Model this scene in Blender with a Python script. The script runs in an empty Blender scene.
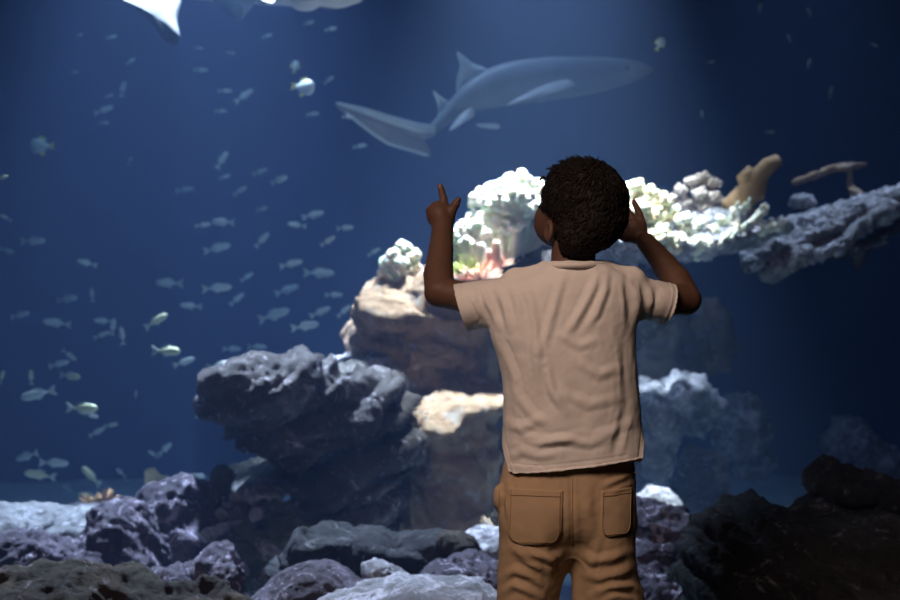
import bpy, math, random
import numpy as np
from mathutils import Vector, Matrix
from mathutils.bvhtree import BVHTree
random.seed(7)
RNG = np.random.default_rng(7)
scene = bpy.context.scene
COL = scene.collection

# ------------------------------------------------------------------ camera, world, lights, exposure
ZC = 0.857
FPX = 1250.0
def P(px, py, Y):
    return np.array([(px - 450.0) / FPX * Y, Y, ZC + (300.0 - py) / FPX * Y])
cam_data = bpy.data.cameras.new('camera'); cam = bpy.data.objects.new('camera', cam_data); COL.objects.link(cam)
cam.location = (0, 0, ZC); cam.rotation_euler = (math.pi / 2, 0, 0)
cam_data.lens = 50.0; cam_data.sensor_width = 36.0; cam_data.clip_end = 60
cam_data.dof.use_dof = True; cam_data.dof.focus_distance = 2.27; cam_data.dof.aperture_fstop = 4.5
scene.camera = cam
scene.view_settings.view_transform = 'Standard'; scene.view_settings.look = 'None'
scene.view_settings.exposure = 0.0; scene.view_settings.gamma = 1.0
scene.view_settings.use_curve_mapping = False
w = bpy.data.worlds.new('world'); scene.world = w; w.use_nodes = True
w.node_tree.nodes['Background'].inputs[0].default_value = (0.5, 0.6, 1.0, 1)
w.node_tree.nodes['Background'].inputs[1].default_value = 0.0025
scene.cycles.volume_max_steps = 64
scene.cycles.max_bounces = 8
scene.cycles.volume_bounces = 2
scene.cycles.transparent_max_bounces = 16

def lamp(name, kind, loc, target, energy, color, size=0.5, size_y=None, spot=None, blend=0.6, radius=0.1, spread=None):
    l = bpy.data.lights.new(name, kind); o = bpy.data.objects.new(name, l); COL.objects.link(o)
    o.location = loc; d = Vector(target) - Vector(loc); o.rotation_euler = d.to_track_quat('-Z', 'Y').to_euler()
    l.energy = energy; l.color = color
    if kind == 'AREA':
        l.size = size
        if size_y: l.shape = 'RECTANGLE'; l.size_y = size_y
        if spread: l.spread = math.radians(spread)
    if kind == 'SPOT':
        l.spot_size = math.radians(spot); l.spot_blend = blend; l.shadow_soft_size = radius
    return o
# the aquarium's own lamps and an added shelf fill hang over the water, the room's warm lamp is behind the boy
lamp('coral_spotlight', 'SPOT', (0.36, 5.35, 4.1), (0.40, 5.4, 1.0), 7500, (1.0, 0.97, 0.88), spot=40, blend=1.0, radius=0.08)
lamp('reef_spotlight', 'SPOT', (-1.3, 6.35, 4.15), (-0.85, 4.5, 0.2), 6400, (0.90, 0.92, 1.0), spot=46, blend=1.0, radius=0.06)
lamp('shelf_fill_light', 'SPOT', (1.75, 6.4, 4.1), (1.75, 6.0, 1.0), 620, (0.85, 0.9, 1.0), spot=34, blend=1.0, radius=0.08)  # added fill to brighten the right shelf, not a known tank lamp
lamp('shark_spotlight', 'SPOT', (0.0, 7.0, 4.1), (-0.2, 7.0, 0.0), 145, (0.7, 0.8, 1.0), spot=90, blend=1.0, radius=0.3)
lamp('water_top_light', 'AREA', (-1.9, 6.6, 3.95), (-1.9, 6.9, 0), 24, (0.55, 0.9, 1.0), size=2.0, size_y=2.0)
lamp('room_lamp', 'AREA', (-0.8, 0.3, 2.5), (0.25, 2.3, 0.85), 9.6, (1.0, 0.70, 0.55), size=1.0, size_y=0.8, spread=80)

# ------------------------------------------------------------------ numpy tools
def _hash(ix, iy, iz, seed):
    h = (ix.astype(np.uint32) * np.uint32(374761393) + iy.astype(np.uint32) * np.uint32(668265263)
         + iz.astype(np.uint32) * np.uint32(2147483647) + np.uint32(seed * 974711 + 12345))
    h ^= h >> np.uint32(13); h *= np.uint32(1274126177); h ^= h >> np.uint32(16)
    h *= np.uint32(2246822519); h ^= h >> np.uint32(13)
    return (h & np.uint32(0xffffff)).astype(np.float32) / np.float32(0xffffff) * 2 - 1
def vnoise(p, seed=0):
    p = p.astype(np.float32); f = np.floor(p); i = f.astype(np.int64); t = p - f
    t = t * t * t * (t * (t * 6 - 15) + 10)
    x, y, z = i[:, 0], i[:, 1], i[:, 2]; r = 0
    for dx in (0, 1):
        wx = t[:, 0] if dx else 1 - t[:, 0]
        for dy in (0, 1):
            wy = t[:, 1] if dy else 1 - t[:, 1]
            for dz in (0, 1):
                wz = t[:, 2] if dz else 1 - t[:, 2]
                r = r + wx * wy * wz * _hash(x + dx, y + dy, z + dz, seed)
    return r
def fbm(p, octaves=4, seed=0, gain=0.5):
    a, s, r = 1.0, 0.0, 0
    for o in range(octaves):
        r = r + a * vnoise(p * (2.03 ** o) + 17.3 * o, seed + o); s += a; a *= gain
    return r / s
def ridged(p, octaves=4, seed=0, gain=0.55):
    a, s, r = 1.0, 0.0, 0
    for o in range(octaves):
        r = r + a * (1 - 2 * np.abs(vnoise(p * (2.03 ** o) + 9.1 * o, seed + o))); s += a; a *= gain
    return r / s
def rot3(rx, ry, rz):
    return np.array((Matrix.Rotation(rz, 3, 'Z') @ Matrix.Rotation(ry, 3, 'Y') @ Matrix.Rotation(rx, 3, 'X')))

class Field:
    """A distance field on a grid, turned into one continuous surface."""
    def __init__(self, lo, hi, h):
        self.lo = np.array(lo, float); self.h = h
        n = np.ceil((np.array(hi) - self.lo) / h).astype(int) + 1
        self.n = n; self.F = np.full(tuple(n), 1.0, np.float32)
        self.ax = [(self.lo[i] + np.arange(n[i]) * h).astype(np.float32) for i in range(3)]
    def _sl(self, lo, hi):
        a = np.clip(np.floor((np.array(lo) - self.lo) / self.h).astype(int), 0, self.n)
        b = np.clip(np.ceil((np.array(hi) - self.lo) / self.h).astype(int) + 1, 0, self.n)
        return a, b
    def _xyz(self, a, b):
        return (self.ax[0][a[0]:b[0]][:, None, None], self.ax[1][a[1]:b[1]][None, :, None], self.ax[2][a[2]:b[2]][None, None, :])
    def _merge(self, a, b, d, k, sub=False):
        V = self.F[a[0]:b[0], a[1]:b[1], a[2]:b[2]]
        if sub:
            d = -d
            hh = np.clip(0.5 - 0.5 * (V - d) / k, 0, 1) if k > 0 else None
            V[...] = np.maximum(V, d) if k <= 0 else V * (1 - hh) + d * hh + k * hh * (1 - hh)
        elif k > 0:
            hh = np.clip(0.5 + 0.5 * (V - d) / k, 0, 1)
            V[...] = V * (1 - hh) + d * hh - k * hh * (1 - hh)
        else:
            V[...] = np.minimum(V, d)
    def cone(self, A, B, ra, rb, k=0.01, sub=False):
        A = np.array(A, float); B = np.array(B, float); m = max(ra, rb) + k + 3 * self.h
        a, b = self._sl(np.minimum(A, B) - m, np.maximum(A, B) + m)
        if (b <= a).any(): return self
        x, y, z = self._xyz(a, b); D = B - A; L = max((D @ D), 1e-9)
        t = np.clip(((x - A[0]) * D[0] + (y - A[1]) * D[1] + (z - A[2]) * D[2]) / L, 0, 1)
        d = np.sqrt((x - A[0] - t * D[0]) ** 2 + (y - A[1] - t * D[1]) ** 2 + (z - A[2] - t * D[2]) ** 2) - (ra + (rb - ra) * t)
        self._merge(a, b, d, k, sub); return self
    def chain(self, pts, rs, k=0.01, sub=False):
        for i in range(len(pts) - 1): self.cone(pts[i], pts[i + 1], rs[i], rs[i + 1], k, sub)
        return self
    def ell(self, c, r, R=None, k=0.01, sub=False):
        c = np.array(c, float); r = np.array(r, float); m = r.max() + k + 3 * self.h
        a, b = self._sl(c - m, c + m)
        if (b <= a).any(): return self
        x, y, z = self._xyz(a, b); x = x - c[0]; y = y - c[1]; z = z - c[2]
        if R is None: R = np.eye(3)
        u = R[0, 0] * x + R[1, 0] * y + R[2, 0] * z; v = R[0, 1] * x + R[1, 1] * y + R[2, 1] * z; q = R[0, 2] * x + R[1, 2] * y + R[2, 2] * z
        k0 = np.sqrt((u / r[0]) ** 2 + (v / r[1]) ** 2 + (q / r[2]) ** 2) + 1e-6
        k1 = np.sqrt((u / r[0] ** 2) ** 2 + (v / r[1] ** 2) ** 2 + (q / r[2] ** 2) ** 2) + 1e-6
        self._merge(a, b, k0 * (k0 - 1) / k1, k, sub); return self
    def column(self, rows, k=0.01, sub=False, grow=0.0, power=2.0):
        """rows of (z, x centre, half width, y centre, half depth), z rising"""
        rows = sorted(rows); R = np.array(rows, float); z0, z1 = R[0, 0], R[-1, 0]
        m = 0.03
        lo = [(R[:, 1] - R[:, 2]).min() - m - grow, (R[:, 3] - R[:, 4]).min() - m - grow, z0 - m - grow]
        hi = [(R[:, 1] + R[:, 2]).max() + m + grow, (R[:, 3] + R[:, 4]).max() + m + grow, z1 + m + grow]
        a, b = self._sl(lo, hi)
        x, y, z = self._xyz(a, b); zz = np.clip(self.ax[2][a[2]:b[2]], z0, z1)
        def smooth(i):
            v = np.interp(zz, R[:, 0], R[:, i]); m_ = max(1, int(.011 / self.h))
            for _ in range(2): v = np.convolve(np.pad(v, m_, mode='edge'), np.ones(2 * m_ + 1) / (2 * m_ + 1), 'valid')
            return v[None, None, :]
        cx, hx, cy, hy = smooth(1), smooth(2) + grow, smooth(3), smooth(4) + grow
        q = (np.abs((x - cx) / hx) ** power + np.abs((y - cy) / hy) ** power) ** (1 / power)
        d = (q - 1) * np.minimum(hx, hy)
        d = np.maximum(d, np.maximum(z0 - grow - z, z - z1 - grow))
        self._merge(a, b, d.astype(np.float32), k, sub); return self
    def cut(self, fn):
        x, y, z = self._xyz((0, 0, 0), self.n); self.F = np.maximum(self.F, fn(x, y, z).astype(np.float32)); return self
    def mesh(self):
        F = self.F.copy(); F[0] = F[-1] = 1; F[:, 0] = F[:, -1] = 1; F[:, :, 0] = F[:, :, -1] = 1
        s = F < 0; c = np.zeros(tuple(np.array(F.shape) - 1), np.int8)
        cs = [(i, j, k) for i in (0, 1) for j in (0, 1) for k in (0, 1)]
        N = F.shape
        for i, j, k in cs: c += s[i:N[0] - 1 + i, j:N[1] - 1 + j, k:N[2] - 1 + k]
        act = (c > 0) & (c < 8); I, J, K = np.nonzero(act)
        idx = np.full(act.shape, -1, np.int64); idx[I, J, K] = np.arange(len(I))
        acc = np.zeros((len(I), 3)); cnt = np.zeros(len(I))
        V = {q: F[I + q[0], J + q[1], K + q[2]].astype(np.float64) for q in cs}
        for q in cs:
            for axis in range(3):
                if q[axis] == 0:
                    q2 = list(q); q2[axis] = 1; q2 = tuple(q2)
                    a, b = V[q], V[q2]; mm = (a < 0) != (b < 0)
                    t = np.where(mm, a / np.where(mm, a - b, 1), 0)
                    p = np.array(q, float)[None, :].repeat(len(I), 0); p[:, axis] = t
                    acc += p * mm[:, None]; cnt += mm
        verts = self.lo + (np.stack([I, J, K], 1) + acc / cnt[:, None]) * self.h
        quads = []
        for axis in range(3):
            sa = np.take(s, range(0, N[axis] - 1), axis); sb = np.take(s, range(1, N[axis]), axis)
            e = np.stack(np.nonzero(sa != sb), 1)
            o1, o2 = [x for x in range(3) if x != axis]
            lim = (e[:, o1] > 0) & (e[:, o2] > 0) & (e[:, o1] < N[o1] - 1) & (e[:, o2] < N[o2] - 1); e = e[lim]
            flip = sa[e[:, 0], e[:, 1], e[:, 2]]
            def g(d1, d2):
                q = e.copy(); q[:, o1] -= d1; q[:, o2] -= d2; return idx[q[:, 0], q[:, 1], q[:, 2]]
            Q = np.stack([g(0, 0), g(1, 0), g(1, 1), g(0, 1)], 1)
            fl = flip if axis != 1 else ~flip
            Q[fl] = Q[fl][:, ::-1]
            Q = Q[:, ::-1]
            quads.append(Q)
        Q = np.concatenate(quads); Q = Q[(Q >= 0).all(1)]
        return verts, Q

def vnormals(V, Q):
    n = np.cross(V[Q[:, 2]] - V[Q[:, 0]], V[Q[:, 3 if Q.shape[1] == 4 else 1]] - V[Q[:, 1 if Q.shape[1] == 4 else 0]])
    if Q.shape[1] == 3: n = np.cross(V[Q[:, 1]] - V[Q[:, 0]], V[Q[:, 2]] - V[Q[:, 0]])
    out = np.zeros_like(V)
    for j in range(3):
        for q in range(Q.shape[1]): out[:, j] += np.bincount(Q[:, q], n[:, j], len(V))
    return out / (np.linalg.norm(out, axis=1, keepdims=True) + 1e-12)
def relax(V, Q, n=1, f=0.5):
    for _ in range(n):
        A = np.zeros_like(V); c = np.zeros(len(V))
        for q in range(4):
            a, b = Q[:, q], Q[:, (q + 1) % 4]
            for j in range(3): A[:, j] += np.bincount(a, V[b, j], len(V)) + np.bincount(b, V[a, j], len(V))
            c += np.bincount(a, minlength=len(V)) + np.bincount(b, minlength=len(V))
        V = V + f * (A / np.maximum(c, 1)[:, None] - V)
    return V
def make_mesh(name, V, Q, mat=None, smooth=True):
    """one mesh; Q is an (n,4) or (n,3) array, or a plain list of faces"""
    me = bpy.data.meshes.new(name)
    if isinstance(Q, np.ndarray):
        k = Q.shape[1]; me.vertices.add(len(V)); me.vertices.foreach_set('co', np.ascontiguousarray(V, np.float32).ravel())
        me.loops.add(len(Q) * k); me.loops.foreach_set('vertex_index', np.ascontiguousarray(Q, np.int32).ravel())
        me.polygons.add(len(Q)); me.polygons.foreach_set('loop_start', np.arange(0, len(Q) * k, k, dtype=np.int32))
        me.update(calc_edges=True); me.validate()
    else:
        me.from_pydata([tuple(v) for v in V], [], Q); me.update()
    if smooth: me.polygons.foreach_set('use_smooth', np.ones(len(me.polygons), bool))
    if mat: me.materials.append(mat)
    return me
def link(name, me, parent=None, loc=None):
    o = bpy.data.objects.new(name, me); COL.objects.link(o)
    if loc is not None: o.location = loc
    if parent is not None: o.parent = parent
    return o
def put(name, V, Q, mat, parent=None, origin=None, smooth=True):
    """mesh given in world coordinates; origin (or the parent's) becomes its own"""
    V = np.asarray(V, float)
    if parent is not None: org = np.array(parent.location)
    elif origin is not None: org = np.array(origin)
    else: org = np.array([(V[:, 0].min() + V[:, 0].max()) / 2, (V[:, 1].min() + V[:, 1].max()) / 2, V[:, 2].min()])
    o = link(name, make_mesh(name, V - org, Q, mat, smooth), parent)
    if parent is None: o.location = org
    return o
def empty(name, loc):
    o = bpy.data.objects.new(name, None); COL.objects.link(o); o.location = loc; o.empty_display_size = 0.05; return o
def tag(o, label=None, cat=None, group=None, kind=None):
    if label: o['label'] = label
    if cat: o['category'] = cat
    if group: o['group'] = group
    if kind: o['kind'] = kind
    return o
class MB:
    def __init__(s): s.v = []; s.f = []
    def add(s, V, F):
        n = len(s.v); s.v += [tuple(x) for x in V]; s.f += [tuple(i + n for i in f) for f in F]; return s
    def tube(s, pts, rs, seg=8, cap=True, flat=1.0, side=None):
        pts = [np.array(p, float) for p in pts]
        if not hasattr(rs, '__len__'): rs = [rs] * len(pts)
        V = []; up = None
        for i, p in enumerate(pts):
            t = pts[min(i + 1, len(pts) - 1)] - pts[max(i - 1, 0)]; t = t / (np.linalg.norm(t) + 1e-9)
            if up is None:
                ref = np.array([0, 0, 1.0]) if abs(t[2]) < 0.9 else np.array([1.0, 0, 0])
                if side is not None: ref = np.array(side, float)
                up = ref
            u = up - t * (up @ t); u /= np.linalg.norm(u) + 1e-9; v = np.cross(t, u); up = u
            for k in range(seg):
                a = 2 * math.pi * k / seg; V.append(p + rs[i] * (math.cos(a) * u + flat * math.sin(a) * v))
        F = []
        for i in range(len(pts) - 1):
            for k in range(seg):
                a, b = i * seg + k, i * seg + (k + 1) % seg; F.append((a, b, b + seg, a + seg))
        if cap:
            F.append(tuple(range(seg))[::-1]); n = (len(pts) - 1) * seg; F.append(tuple(range(n, n + seg)))
        return s.add(V, F)
    def box(s, lo, hi):
        x0, y0, z0 = lo; x1, y1, z1 = hi
        V = [(x0, y0, z0), (x1, y0, z0), (x1, y1, z0), (x0, y1, z0), (x0, y0, z1), (x1, y0, z1), (x1, y1, z1), (x0, y1, z1)]
        return s.add(V, [(0, 3, 2, 1), (4, 5, 6, 7), (0, 1, 5, 4), (1, 2, 6, 5), (2, 3, 7, 6), (3, 0, 4, 7)])
    def put(s, name, mat, parent=None, origin=None, smooth=True): return put(name, s.v, s.f, mat, parent, origin, smooth)

# ------------------------------------------------------------------ materials
def new_mat(name):
    m = bpy.data.materials.new(name); m.use_nodes = True; nt = m.node_tree
    return m, nt, nt.nodes['Principled BSDF']
def ramp(nt, stops):
    r = nt.nodes.new('ShaderNodeValToRGB'); e = r.color_ramp.elements
    while len(e) < len(stops): e.new(0.5)
    for i, (p, c) in enumerate(stops): e[i].position = p; e[i].color = (*c, 1)
    return r
def noise_node(nt, scale, detail=5, rough=0.6, coords=None, dist=0.0):
    n = nt.nodes.new('ShaderNodeTexNoise'); n.inputs['Scale'].default_value = scale; n.inputs['Detail'].default_value = detail
    n.inputs['Roughness'].default_value = rough; n.inputs['Distortion'].default_value = dist
    if coords: nt.links.new(coords, n.inputs['Vector'])
    return n
def mat_noise(name, stops, scale=6, rough=0.9, bump=0.4, bscale=60, dist=0.01, sss=0.0, detail=6, spec=0.3):
    m, nt, b = new_mat(name); tc = nt.nodes.new('ShaderNodeTexCoord').outputs['Object']
    n = noise_node(nt, scale, detail, 0.65, tc, 0.4); r = ramp(nt, stops)
    nt.links.new(n.outputs['Fac'], r.inputs['Fac']); nt.links.new(r.outputs['Color'], b.inputs['Base Color'])
    b.inputs['Roughness'].default_value = rough; b.inputs['Specular IOR Level'].default_value = spec
    if bump:
        n2 = noise_node(nt, bscale, 6, 0.7, tc); bp = nt.nodes.new('ShaderNodeBump')
        bp.inputs['Strength'].default_value = bump; bp.inputs['Distance'].default_value = dist
        nt.links.new(n2.outputs['Fac'], bp.inputs['Height']); nt.links.new(bp.outputs['Normal'], b.inputs['Normal'])
    if sss:
        b.inputs['Subsurface Weight'].default_value = sss; b.inputs['Subsurface Radius'].default_value = (0.02, 0.008, 0.004)
        b.inputs['Subsurface Scale'].default_value = 0.6
    return m
def mat_rock(name, dark, mid, pale, amount=0.5, scale=3.0, crust=(0.55, 0.5, 0.6), crust_amount=0.45):
    m, nt, b = new_mat(name); tc = nt.nodes.new('ShaderNodeTexCoord').outputs['Object']
    n = noise_node(nt, scale, 8, 0.7, tc, 0.6); r = ramp(nt, [(0.3, dark), (0.5, mid), (0.5 + 0.4 * (1 - amount) + 0.02, pale)])
    nt.links.new(n.outputs['Fac'], r.inputs['Fac'])
    n2 = noise_node(nt, scale * 4.5, 8, 0.75, tc, 1.0)
    r2 = ramp(nt, [(0.62 - 0.25 * crust_amount, (0, 0, 0)), (0.70 - 0.25 * crust_amount, (1, 1, 1))])
    nt.links.new(n2.outputs['Fac'], r2.inputs['Fac'])
    mx = nt.nodes.new('ShaderNodeMixRGB'); nt.links.new(r2.outputs['Color'], mx.inputs['Fac'])
    nt.links.new(r.outputs['Color'], mx.inputs['Color1']); mx.inputs['Color2'].default_value = (*crust, 1)
    nt.links.new(mx.outputs['Color'], b.inputs['Base Color'])
    b.inputs['Roughness'].default_value = 0.85; b.inputs['Specular IOR Level'].default_value = 0.25
    n3 = noise_node(nt, 28, 9, 0.75, tc, 0.3); bp = nt.nodes.new('ShaderNodeBump'); bp.inputs['Strength'].default_value = 0.9
    bp.inputs['Distance'].default_value = 0.03
    nt.links.new(n3.outputs['Fac'], bp.inputs['Height']); nt.links.new(bp.outputs['Normal'], b.inputs['Normal'])
    return m
M = {}
M['rock_dark'] = mat_rock('dark_reef_rock', (0.02, 0.017, 0.017), (0.065, 0.055, 0.052), (0.22, 0.2, 0.2), crust=(0.40, 0.36, 0.40), crust_amount=0.25)
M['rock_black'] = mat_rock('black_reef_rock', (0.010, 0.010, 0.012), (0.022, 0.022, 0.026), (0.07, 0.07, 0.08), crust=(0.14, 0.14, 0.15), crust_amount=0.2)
M['rock_lilac'] = mat_rock('lilac_crusted_rock', (0.025, 0.02, 0.028), (0.08, 0.066, 0.09), (0.26, 0.21, 0.29), crust=(0.44, 0.39, 0.50), crust_amount=0.3)
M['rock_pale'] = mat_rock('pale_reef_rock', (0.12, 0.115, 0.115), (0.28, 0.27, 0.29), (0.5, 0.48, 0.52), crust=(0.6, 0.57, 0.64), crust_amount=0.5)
M['rock_grey'] = mat_rock('grey_reef_rock', (0.08, 0.08, 0.08), (0.20, 0.20, 0.21), (0.38, 0.38, 0.40), crust=(0.48, 0.47, 0.52), crust_amount=0.35)
M['rock_brown'] = mat_rock('brown_reef_rock', (0.13, 0.085, 0.06), (0.38, 0.25, 0.16), (0.40, 0.30, 0.22), crust=(0.42, 0.37, 0.34), crust_amount=0.3)
M['rock_green'] = mat_rock('algae_dark_rock', (0.03, 0.035, 0.03), (0.09, 0.11, 0.07), (0.2, 0.24, 0.14), crust=(0.36, 0.30, 0.36), crust_amount=0.35)
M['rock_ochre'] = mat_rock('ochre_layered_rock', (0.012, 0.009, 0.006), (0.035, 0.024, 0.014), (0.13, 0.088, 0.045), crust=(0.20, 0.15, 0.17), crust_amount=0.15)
M['sand'] = mat_noise('tank_sand', [(0.3, (0.30, 0.34, 0.34)), (0.7, (0.45, 0.48, 0.46))], 4, 0.95, 0.4, 60)
M['back'] = mat_noise('blue_painted_wall', [(0.3, (0.045, 0.085, 0.17)), (0.7, (0.058, 0.10, 0.20))], 0.5, 1.0, 0.0)
M['coral_white'] = mat_noise('white_soft_coral', [(0.3, (0.68, 0.66, 0.50)), (0.65, (0.86, 0.85, 0.76))], 14, 0.8, 0.5, 120, 0.004, sss=0.25)
M['coral_cream'] = mat_noise('cream_coral', [(0.3, (0.62, 0.55, 0.32)), (0.65, (0.82, 0.78, 0.58))], 14, 0.8, 0.5, 120, 0.004, sss=0.2)
M['coral_tan'] = mat_noise('tan_coral', [(0.3, (0.36, 0.27, 0.22)), (0.65, (0.62, 0.54, 0.47))], 14, 0.85, 0.5, 120, 0.004)
M['coral_brown'] = mat_noise('brown_coral', [(0.3, (0.36, 0.20, 0.09)), (0.65, (0.60, 0.38, 0.20))], 10, 0.85, 0.5, 90, 0.006)
M['coral_pink'] = mat_noise('pink_tube_sponge', [(0.35, (0.75, 0.30, 0.22)), (0.6, (0.86, 0.62, 0.52))], 16, 0.8, 0.4, 90, 0.004, sss=0.2)
M['coral_green'] = mat_noise('green_anemone', [(0.3, (0.30, 0.42, 0.12)), (0.65, (0.66, 0.68, 0.24))], 18, 0.8, 0.4, 90, 0.004)
M['dark_inside'] = mat_noise('sponge_inside', [(0.3, (0.12, 0.04, 0.03)), (0.7, (0.2, 0.08, 0.06))], 8)
M['shark'] = mat_noise('shark_skin', [(0.3, (0.13, 0.16, 0.18)), (0.7, (0.19, 0.22, 0.24))], 3, 0.5, 0.15, 90, 0.004)
M['shark_fin'] = mat_noise('shark_fin_skin', [(0.3, (0.32, 0.40, 0.42)), (0.7, (0.44, 0.52, 0.54))], 5, 0.5, 0.1, 90, 0.004)
M['shark_belly'] = mat_noise('shark_belly_skin', [(0.3, (0.36, 0.38, 0.38)), (0.7, (0.48, 0.5, 0.5))], 5, 0.5, 0.1, 90, 0.004)
M['shark_grey'] = mat_noise('grey_shark_skin', [(0.3, (0.09, 0.11, 0.115)), (0.7, (0.14, 0.16, 0.165))], 4, 0.6, 0.1, 90, 0.004)
M['eye'] = mat_noise('fish_eye', [(0.3, (0.01, 0.01, 0.01)), (0.7, (0.02, 0.02, 0.02))], 3, 0.2, 0)
M['fish'] = mat_noise('silver_fish_skin', [(0.3, (0.30, 0.38, 0.36)), (0.7, (0.52, 0.58, 0.53))], 30, 0.35, 0.2, 160, 0.002, spec=0.6)
M['fish_gold'] = mat_noise('olive_fish_skin', [(0.3, (0.45, 0.50, 0.25)), (0.7, (0.68, 0.70, 0.44))], 30, 0.35, 0.2, 160, 0.002, spec=0.6)
M['fin'] = mat_noise('fish_fin', [(0.3, (0.30, 0.38, 0.36)), (0.7, (0.48, 0.55, 0.48))], 20, 0.5, 0.1)
M['fin_yellow'] = mat_noise('yellow_fish_fin', [(0.3, (0.60, 0.55, 0.10)), (0.7, (0.75, 0.70, 0.20))], 20, 0.5, 0.1)
M['skin'] = mat_noise('skin', [(0.3, (0.10, 0.054, 0.037)), (0.7, (0.125, 0.067, 0.046))], 25, 0.55, 0.12, 300, 0.001, sss=0.12)
M['hair'] = mat_noise('black_hair', [(0.3, (0.003, 0.002, 0.002)), (0.7, (0.007, 0.004, 0.004))], 60, 0.75, 0.3, 300, 0.002)
M['nail'] = mat_noise('finger_nail', [(0.3, (0.34, 0.19, 0.13)), (0.7, (0.38, 0.21, 0.15))], 30, 0.35, 0.0)
M['eye_white'] = mat_noise('eye_white', [(0.3, (0.7, 0.68, 0.65)), (0.7, (0.75, 0.73, 0.7))], 30, 0.25, 0.0)
M['shirt'] = mat_noise('white_cotton', [(0.3, (0.66, 0.63, 0.60)), (0.7, (0.74, 0.71, 0.68))], 6, 0.95, 0.25, 500, 0.001)
M['trouser'] = mat_noise('tan_cotton', [(0.3, (0.40, 0.285, 0.18)), (0.7, (0.47, 0.34, 0.22))], 12, 0.95, 0.35, 450, 0.001)
M['stitch'] = mat_noise('tan_stitching', [(0.3, (0.30, 0.19, 0.10)), (0.7, (0.36, 0.24, 0.13))], 12, 0.95, 0.2, 450, 0.001)
M['shoe'] = mat_noise('brown_shoe', [(0.3, (0.09, 0.05, 0.03)), (0.7, (0.13, 0.08, 0.05))], 12, 0.6, 0.2, 200, 0.001)
M['sole'] = mat_noise('shoe_sole', [(0.3, (0.5, 0.48, 0.45)), (0.7, (0.6, 0.58, 0.55))], 12, 0.8, 0.2, 200, 0.001)
M['floor'] = mat_noise('dark_floor', [(0.3, (0.02, 0.02, 0.022)), (0.7, (0.04, 0.04, 0.042))], 8, 0.6, 0.1)
M['roomwall'] = mat_noise('black_wall', [(0.3, (0.012, 0.012, 0.014)), (0.7, (0.02, 0.02, 0.022))], 8, 0.9, 0.1)
m, nt, b = new_mat('clear_acrylic'); nt.nodes.remove(b); t = nt.nodes.new('ShaderNodeBsdfTransparent')
t.inputs['Color'].default_value = (0.985, 0.99, 1.0, 1); nt.links.new(t.outputs[0], nt.nodes['Material Output'].inputs['Surface']); M['glass'] = m
m, nt, b = new_mat('tank_water'); nt.nodes.remove(b)
vs = nt.nodes.new('ShaderNodeVolumeScatter'); vs.inputs['Color'].default_value = (0.31, 0.49, 0.98, 1); vs.inputs['Density'].default_value = 0.019; vs.inputs['Anisotropy'].default_value = 0.0
va = nt.nodes.new('ShaderNodeVolumeAbsorption'); va.inputs['Color'].default_value = (0.35, 0.60, 0.85, 1); va.inputs['Density'].default_value = 0.17
ad = nt.nodes.new('ShaderNodeAddShader'); nt.links.new(vs.outputs[0], ad.inputs[0]); nt.links.new(va.outputs[0], ad.inputs[1])
nt.links.new(ad.outputs[0], nt.nodes['Material Output'].inputs['Volume']); M['water'] = m

# ------------------------------------------------------------------ setting
GY = 2.66; TX0, TX1, TYB, TZ0, TZ1 = -4.2, 4.2, 9.6, -0.55, 4.3
def structure(name, lo, hi, mat, kind='structure'):
    o = MB().box(lo, hi).put(name, M[mat], smooth=False); o['kind'] = kind; return o
structure('floor', (TX0, -2.2, -0.1), (TX1, GY - 0.02, 0.0), 'floor')
structure('wall_front', (TX0, GY - 0.02, -0.6), (TX1, GY + 0.03, 0.12), 'roomwall')
structure('wall_back', (TX0 - 0.15, TYB, TZ0), (TX1 + 0.15, TYB + 0.1, TZ1), 'back')
structure('wall_left', (TX0 - 0.1, GY + 0.03, TZ0), (TX0, TYB, TZ1), 'back')
structure('wall_right', (TX1, GY + 0.03, TZ0), (TX1 + 0.1, TYB, TZ1), 'back')
structure('ceiling', (TX0, -2.2, 3.0), (TX1, GY, 3.1), 'roomwall')
structure('wall_top', (TX0, GY, 2.9), (TX1, GY + 0.06, 4.3), 'roomwall')
structure('window_1', (TX0, GY, 0.12), (TX1, GY + 0.05, 2.9), 'glass')
# sand bed, gently heaped
gx, gy = np.meshgrid(np.linspace(TX0 + .02, TX1 - .02, 90), np.linspace(GY + 0.08, TYB - .02, 80), indexing='ij')
pp = np.stack([gx.ravel(), gy.ravel(), np.zeros(gx.size)], 1)
zz = -0.47 + 0.06 * fbm(pp * 0.8, 3, 5) + 0.015 * fbm(pp * 5, 2, 9) - 0.05
pp[:, 2] = zz; n1, n2 = gx.shape
ii = np.arange(n1 * n2).reshape(n1, n2)
Q = np.stack([ii[:-1, :-1], ii[1:, :-1], ii[1:, 1:], ii[:-1, 1:]], -1).reshape(-1, 4)
o = put('sand', pp, Q, M['sand'], origin=(0, 6, -0.5)); tag(o, 'pale sand bed on the tank bottom far behind the rocks', 'sand', kind='stuff')
o = MB().box((TX0 + 0.01, GY + 0.07, -0.545), (TX1 - 0.01, TYB - 0.01, 3.9)).put('water', M['water'], smooth=False)
tag(o, 'deep blue water filling the aquarium tank', 'water', kind='stuff')

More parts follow.
